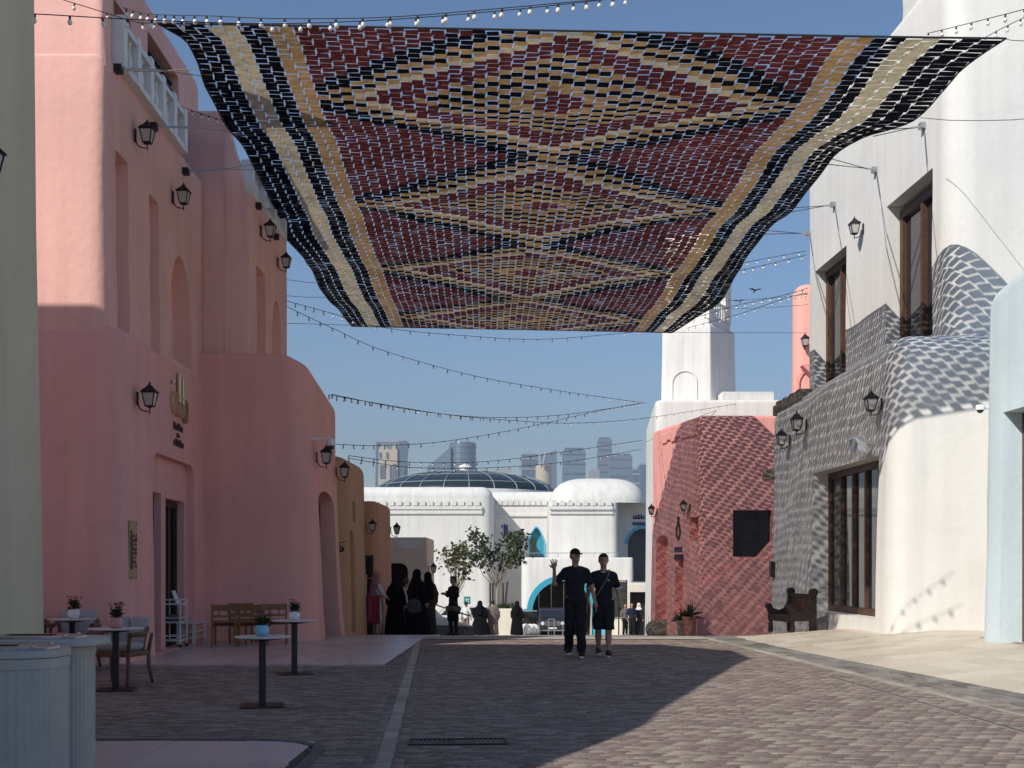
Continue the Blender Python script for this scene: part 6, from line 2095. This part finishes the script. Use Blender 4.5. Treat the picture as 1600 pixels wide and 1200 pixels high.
# ---------------------------------------------------------------- terracotta side: pots, stone block
def yucca(label, x, y, pot, s=1.0, seed=0):
    r = random.Random(seed)
    z = ground_z(x, y)
    root = empty('potted_yucca', (x, y, z + .008), 0, label, 'potted plant'); root.scale = (s, s, s)
    MB().lathe([(.20, 0), (.23, .05), (.27, .62), (.30, .66), (.30, .72), (.25, .72), (.24, .62)], n=20).build('pot', M[pot], root, 40)
    lf = MB()
    for i in range(70):
        a = r.uniform(0, 6.28); e_ = r.uniform(.1, 1.4); L = r.uniform(.35, .75)
        d = Vector((math.cos(a) * math.cos(e_), math.sin(a) * math.cos(e_), math.sin(e_)))
        sd = d.cross(Vector((0, 0, 1))).normalized() * .035
        b0 = Vector((0, 0, .70)); m_ = b0 + d * L * .5; t_ = b0 + d * L - Vector((0, 0, .25 * L * math.cos(e_)))
        lf.add([b0 - sd * .5, b0 + sd * .5, m_ + sd, t_, m_ - sd], [(0, 1, 2, 3, 4)])
    tag(lf.build('leaves', M['leaf_green'], root), kind='stuff')
    return root
yucca('spiky plant in a square terracotta pot at the terracotta house corner', gx(1079, 41), 41.2, 'pot_terracotta', .9, 1)
yucca('smaller dark plant behind the terracotta pot', gx(1066, 42.5), 42.4, 'stone', .75, 2)
sb = empty('stone_block', (gx(1033, 46), 46.0, ground_z(5.7, 46)), .3, 'rough sandy stone block at the foot of the terracotta house', 'stone')
o_ = sdf_obj('block', smooth_union([ell((-.25, 0, .25), (.38, .32, .34)), ell((.25, .05, .28), (.35, .34, .34)), ell((0, 0, .12), (.55, .4, .25))], .08), .05, 'stone', sb)

# ---------------------------------------------------------------- garment stand at the left
gst = empty('garment_stand', (gx(578, 31.8), 32.0, ground_z(-3.7, 32.0)), .1, 'wooden A-frame stand hung with purple and red garments', 'clothes stand')
for sx in (-.45, .22):
    for sy in (-.22, .22):
        MB().tube([(sx, sy, 0), (sx, 0, 1.08)], .022, 6).build('leg', M['teak_wood'], gst)
MB().tube([(-.50, 0, 1.06), (.30, 0, 1.06)], .022, 6).build('rail', M['teak_wood'], gst)
for (u, w, z0_, m_) in ((-.32, .13, .35, 'purple_cloth'), (-.17, .14, .30, 'purple_cloth'), (-.02, .12, .38, 'red_cloth'), (.12, .12, .32, 'magenta_cloth')):
    f_ = lambda p, w=w, z0_=z0_: np.maximum(np.maximum(np.abs(p[:, 0]) - (w * (.8 + .35 * (1.04 - p[:, 2])) + .015 * np.sin(p[:, 2] * 20)), np.abs(p[:, 1] - .02 * np.sin(p[:, 0] * 50)) - .05), np.maximum(z0_ - p[:, 2], p[:, 2] - 1.05))
    f_.bb = (np.array([-.3, -.1, z0_ - .02]), np.array([.3, .1, 1.08]))
    o_ = sdf_obj('garment', f_, .025, m_, gst); o_.location = (u, 0, 0)
gr = empty('gold_rack', (gx(574, 33), 32.6, ground_z(-3.9, 32.6)), 0, 'thin gold rack with a magenta bag behind the garment stand', 'clothes rack')
for (a, b) in (((-.18, 0, 0), (-.18, 0, 1.62)), ((.02, 0, 0), (.02, 0, 1.66)), ((-.18, 0, 1.62), (.05, 0, 1.62)), ((.02, 0, 1.55), (.22, 0, 1.55)), ((-.25, 0, .02), (.22, 0, .02))):
    MB().tube([a, b], .014, 6).build('tube', M['gold'], gr)
sdf_obj('bag', smooth_union([ell((-.17, -.05, 1.22), (.19, .09, .26)), ell((-.17, -.05, 1.0), (.18, .10, .14))], .06), .03, 'magenta_cloth', gr)

# ---------------------------------------------------------------- trees in front of the market hall
def tree(label, x, y, h, spread, nleaf, seed, crown_c, tilt=0.0, leaf='leaf_green'):
    r = random.Random(seed)
    z = ground_z(x, y)
    root = empty('young_tree', (x, y, z), 0, label, 'tree', 'young trees before the hall')
    tk = MB()
    th_ = h * .52
    tk.tube([(0, 0, 0), (.03, 0, th_ * .5), (tilt * .4, 0, th_)], [.10, .08, .06], 9)
    tk.build('trunk', M['bark'], root, True)
    br = MB(); tips = []
    for i in range(15):
        a = r.uniform(0, 6.28); rr = spread * r.uniform(.35, 1.0)
        e = Vector((tilt + math.cos(a) * rr, math.sin(a) * rr * .8, h * r.uniform(.70, .99)))
        s_ = Vector((tilt * .4, 0, th_ * r.uniform(.8, 1.0)))
        m_ = s_ * .5 + e * .5 + Vector((r.uniform(-.15, .15), r.uniform(-.15, .15), -.12))
        br.tube([s_, m_, e], [.035, .022, .008], 5)
        tips.append((e, rr)); tips.append((m_ * .45 + e * .55, rr))
        for k in range(2):
            e2 = e + Vector((r.uniform(-.5, .5), r.uniform(-.5, .5), r.uniform(-.25, .35)))
            br.tube([m_ * .3 + e * .7, e2], [.012, .005], 4); tips.append((e2, rr))
    tag(br.build('branches', M['bark'], root), kind='stuff')
    lf = MB()
    for i in range(nleaf):
        c_, rr = tips[r.randrange(len(tips))]
        q = c_ + Vector((r.gauss(0, .22), r.gauss(0, .22), r.gauss(0, .15)))
        d = Vector((r.gauss(0, 1), r.gauss(0, 1), r.gauss(-.25, .7))).normalized()
        L = r.uniform(.18, .33)
        sd = d.cross(Vector((r.gauss(0, 1), r.gauss(0, 1), r.gauss(0, 1)))).normalized() * L * .34
        lf.add([q, q + d * L * .45 + sd, q + d * L, q + d * L * .45 - sd], [(0, 1, 2, 3)])
    o_ = tag(lf.build('crown', M[leaf], root), kind='stuff')
    return root
tree('smaller sparse tree with yellowish leaves, left of the taller tree', gx(712, 68), 68, 5.0, 1.25, 420, 3, 0, 0.2, 'leaf_olive')
tree('taller dark-leaved tree in front of the blue lettering', gx(776, 66), 66, 5.6, 1.55, 850, 8, 0, .05)
for i, (px, top_, ln) in enumerate(((766, 911, .1), (770, 911, .05), (786, 911, .2), (793, 909, -.4))):
    b_ = Vector((gx(px, 64.5) + (-.25 if i == 3 else 0), 64.5, ground_z(0, 64.5) + .3)); t_ = P(px, top_, 64.5)
    o_ = MB().tube([b_, t_], .045, 6).build('tree_stake', M['dark_wood'])
    tag(o_, ['leftmost upright stake of the taller tree', 'second upright stake of the taller tree', 'third stake right of the tree trunk', 'leaning stake at the right of the taller tree'][i], 'tree stake', 'stakes round the taller tree')
# white planters
for (px0, px1, py0, Y, lab, mt) in ((775, 808, 951, 63, 'cream square planter at the foot of the taller tree', 'cream_plaster'), (700, 722, 960, 66, 'white low planter at the foot of the smaller tree', 'far_white_plaster')):
    x0, x1 = gx(px0, Y), gx(px1, Y); z0 = ground_z(0, Y) - .05; z1 = gzp(py0, Y)
    pl = empty('planter', ((x0 + x1) / 2, Y + .5, z0), 0, lab, 'planter')
    w2 = (x1 - x0) / 2
    MB().rbox(-w2, w2, -.5, .5, 0, z1 - z0, .03).build('box', M[mt], pl)
    MB().rbox(-w2 + .1, w2 - .1, -.4, .4, z1 - z0, z1 - z0 + .04, .01).build('soil', M['dark_wood'], pl)
    hd_ = MB(); r = random.Random(px0)
    for i in range(160):
        q = Vector((r.uniform(-w2 + .1, w2 - .1), r.uniform(-.4, .4), z1 - z0 + .03)); d = Vector((r.gauss(0, .5), r.gauss(0, .5), 1)).normalized(); L = r.uniform(.15, .4)
        sd = d.cross(Vector((r.gauss(0, 1), r.gauss(0, 1), 0))).normalized() * .04
        hd_.add([q - sd, q + sd, q + d * L], [(0, 1, 2)])
    tag(hd_.build('shrubs', M['leaf_green'], pl), kind='stuff')
# assembly point sign
sg = empty('assembly_sign', (gx(730, 64), 64, ground_z(0, 64)), 0, 'small square green sign with white arrows left of the taller tree', 'sign')
zc = gzp(938, 64) - ground_z(0, 64)
MB().tube([(0, .03, 0), (0, .03, zc)], .03, 6).build('post', M['steel'], sg)
MB().box(-.17, .17, -.01, .01, zc - .20, zc + .20).build('plate', M['sign_green'], sg)
for a in (math.pi / 4, -math.pi / 4):
    o_ = MB().box(-.13, .13, -.018, -.012, -.025, .025).build('arrow', M['white_paint'], sg); o_.location = (0, 0, zc); o_.rotation_euler = (0, a, 0)
MB().lathe([(.05, 0), (.05, .008)], n=12).build('dot', M['white_paint'], sg).location = (0, -.02, zc)

# ---------------------------------------------------------------- vehicles
def offroad(label, x, y, rz, paint='car_paint'):
    z = ground_z(x, y)
    root = empty('parked_car', (x, y, z + .01), rz, label, 'car')
    # front faces -y
    body = [(-2.0, .45), (-2.0, .95), (-1.95, 1.02), (-.72, 1.10), (-.45, 1.62), (-.30, 1.70), (1.75, 1.72), (1.95, 1.55), (2.0, .95), (2.0, .45)]
    MB().prism([(u, z_) for u, z_ in body], -.80, .80, lambda u_, v_, z_: (v_, u_, z_)).build('body', M[paint], root)
    MB().box(-.70, .70, -.735, -.725, 1.14, 1.16).build('wiper', M['black_metal'], root)
    MB().prism([(-.74, 1.13), (-.47, 1.60), (-.455, 1.60), (-.725, 1.13)], -.70, .70, lambda u_, v_, z_: (v_, u_, z_)).build('windscreen', M['window_glass'], root)
    gr_ = MB().box(-.46, .46, -2.02, -2.0, .70, .96).build('grille', M['chrome'], root)
    for i in range(7):
        MB().box(-.36 + i * .105, -.31 + i * .105, -2.026, -2.02, .73, .93).build('slot', M['interior_dark'], gr_)
    for s_ in (-1, 1):
        hl = MB(); hl.tube([(s_ * .62, -2.03, .84), (s_ * .62, -1.97, .84)], .115, 18); hl.build('headlight', M['headlamp'], root)
        MB().rbox(s_ * .86 - .10, s_ * .86 + .10, -1.98, -1.0, .62, .92, .04).build('wing', M['black_metal'], root)
        MB().rbox(s_ * .95 - .09, s_ * .95 + .09, -.62, -.50, 1.12, 1.30, .03).build('mirror', M['black_metal'], root)
        MB().box(s_ * .805 - .006, s_ * .805 + .006, -.35, .75, 1.14, 1.58).build('side_window', M['window_glass'], root)
        for yy in (-1.35, 1.30):
            wl = MB(); wl.tube([(s_ * .70, yy, .38), (s_ * .94, yy, .38)], .38, 22)
            w_ = wl.build('wheel', M['tyre'], root, 40)
            k = MB(); k.tube([(s_ * .935, yy, .38), (s_ * .95, yy, .38)], .21, 16); k.build('rim', M['chrome'], w_)
    MB().rbox(-.85, .85, -2.16, -2.0, .45, .62, .03).build('bumper', M['black_metal'], root)
    MB().box(-.26, .26, -2.17, -2.165, .50, .60).build('number_plate', M['white_paint'], root)
    return root
offroad('dark off-road car with round headlights parked inside the teal arch', gx(862, 77.5), 78.0, .0)
def van(label, x, y, rz):
    z = ground_z(x, y); root = empty('parked_van', (x, y, z + .01), rz, label, 'car')
    pr = [(-2.3, .35), (-2.3, .95), (-2.0, 1.10), (-1.35, 1.20), (-.75, 1.75), (1.9, 1.80), (2.2, 1.6), (2.25, .35)]
    MB().prism(pr, -.88, .88).build('body', M['car_white'], root)
    for s_ in (-1, 1):
        MB().prism([(-1.18, 1.22), (-.72, 1.66), (.2, 1.68), (.2, 1.22)], s_ * .885 - .006, s_ * .885 + .006).build('side_window', M['window_glass'], root)
        MB().box(.3, 1.8, s_ * .885 - .006, s_ * .885 + .006, 1.22, 1.66).build('side_window', M['window_glass'], root)
        for u in (-1.45, 1.35):
            wl = MB(); wl.tube([(u, s_ * .68, .34), (u, s_ * .90, .34)], .34, 20); w_ = wl.build('wheel', M['tyre'], root, 40)
            k = MB(); k.tube([(u, s_ * .895, .34), (u, s_ * .91, .34)], .19, 14); k.build('rim', M['chrome'], w_)
        MB().rbox(-2.33, -2.27, s_ * .62 - .16, s_ * .62 + .16, .72, .90, .02).build('headlight', M['headlamp'], root)
    MB().prism([(-1.34, 1.22), (-.77, 1.74), (-.76, 1.72), (-1.31, 1.21)], -.78, .78).build('windscreen', M['window_glass'], root)
    return root
van('white car parked behind the people far down the ramp', gx(718, 72), 72.0, .1)
# barrier rails and round bollards by the car
for i, px in enumerate((849, 861, 873)):
    pass
bar = empty('barrier_rail', (gx(866, 72), 72, ground_z(2.5, 72)), 0, 'grey metal barrier rail in front of the off-road car', 'barrier')
for u in (-.9, -.35, .0, .5):
    MB().tube([(u, 0, 0), (u, 0, .95 if u in (-.35, 0.0) else .7)], .035, 6).build('post', M['steel'], bar)
MB().tube([(-1.4, 0, .28), (.9, 0, .28)], .04, 6).build('rail', M['steel'], bar)
MB().tube([(-.35, 0, .95), (0, 0, .95)], .035, 6).build('rail', M['steel'], bar)
for i, px in enumerate((821, 828, 834)):
    q = gpos(px, 66 + i * .5)
    sb_ = empty('round_bollard', q, 0, ['white round bollard nearest the woman in black', 'middle white round bollard', 'rightmost white round bollard'][i], 'bollard', 'white round bollards')
    MB().lathe([(.12, 0), (.20, .04), (.30, .18), (.33, .33), (.29, .48), (.18, .58), (.05, .62)], n=18).build('ball', M['white_paint'], sb_, True)
    MB().lathe([(.22, 0), (.22, .03), (.16, .05)], n=18).build('foot', M['stone'], sb_)
dk = empty('black_crate', gpos(824, 70), 0, 'black utility box beside the teal arch', 'box')
MB().rbox(-.55, .55, -.3, .3, 0, 1.35, .03).build('casing', M['black_metal'], dk)
MB().rbox(-.57, .57, -.32, .32, 1.35, 1.42, .02).build('lid', M['steel'], dk)
pn = empty('glazed_screen', (gx(968, 66), 66.5, ground_z(6, 66)), .2, 'black framed glazed screen beside the three people far right', 'screen')
for u in (-.45, 0, .45): MB().box(u - .03, u + .03, -.03, .03, 0, 3.0).build('upright', M['black_metal'], pn)
for z in (.9, 1.9, 2.4, 2.95): MB().box(-.42, .42, -.025, .025, z - .025, z + .025).build('crossbar', M['black_metal'], pn)
for u in (-.225, .225): MB().box(u - .19, u + .19, -.006, .006, .95, 2.9).build('pane', M['window_glass'], pn)

# ---------------------------------------------------------------- birds
def bird(label, px, py, Y, s, rz, white):
    root = empty('bird', P(px, py, Y), rz, label, 'bird', 'birds flying by the tower'); root.scale = (s, s, s)
    sdf_obj('body', smooth_union([ell((0, 0, 0), (.05, .15, .05)), ell((0, -.14, .03), (.035, .05, .035)), cap((0, -.18, .03), (0, -.22, .025), .012, .004), cap((0, .1, 0), (0, .28, -.05), .03, .035)], .03), .02, 'bird', root)
    for sx in (-1, 1):
        MB().add([(sx * .03, -.07, .02), (sx * .20, -.10, .10), (sx * .42, -.02, .09), (sx * .36, .05, .085), (sx * .18, .07, .06), (sx * .03, .08, .015),
                  (sx * .03, -.07, .03), (sx * .20, -.10, .11), (sx * .42, -.02, .093), (sx * .36, .05, .09), (sx * .18, .07, .07), (sx * .03, .08, .025)],
                 [(0, 1, 2, 3, 4, 5), (11, 10, 9, 8, 7, 6), (0, 6, 7, 1), (1, 7, 8, 2), (2, 8, 9, 3), (3, 9, 10, 4), (4, 10, 11, 5), (5, 11, 6, 0)]).build('wing', M['bird'], root)
    if white: MB().lathe([(.01, -.06), (.045, -.04), (.05, 0), (.03, .04)], (0, -.12, -.01), 10).build('breast', M['bird_white'], root, True)
bird('black bird with spread wings, upper of two by the tower', 1180, 454, 44, .62, .2, False)
bird('black and white bird, lower of two by the tower', 1155, 471, 44, .52, -.4, True)

# ---------------------------------------------------------------- hazy air over the bay
def haze():
    hb = MB().box(-3500, 3500, -80, 3200, -5.0, 330).build('haze', None)
    m = bpy.data.materials.new('haze_air'); m.use_nodes = True
    nt = m.node_tree; nt.nodes.clear()
    out = nt.nodes.new("ShaderNodeOutputMaterial"); v = nt.nodes.new("ShaderNodeVolumePrincipled")
    v.inputs["Color"].default_value = (0.46, 0.48, 0.54, 1)
    v.inputs["Density"].default_value = HAZE
    v.inputs["Anisotropy"].default_value = 0.0
    nt.links.new(v.outputs[0], out.inputs["Volume"])
    hb.data.materials.append(m)
    tag(hb, kind='stuff', label='thin bluish haze filling the air over the street and bay', cat='haze')
HAZE = 0.00034
haze()
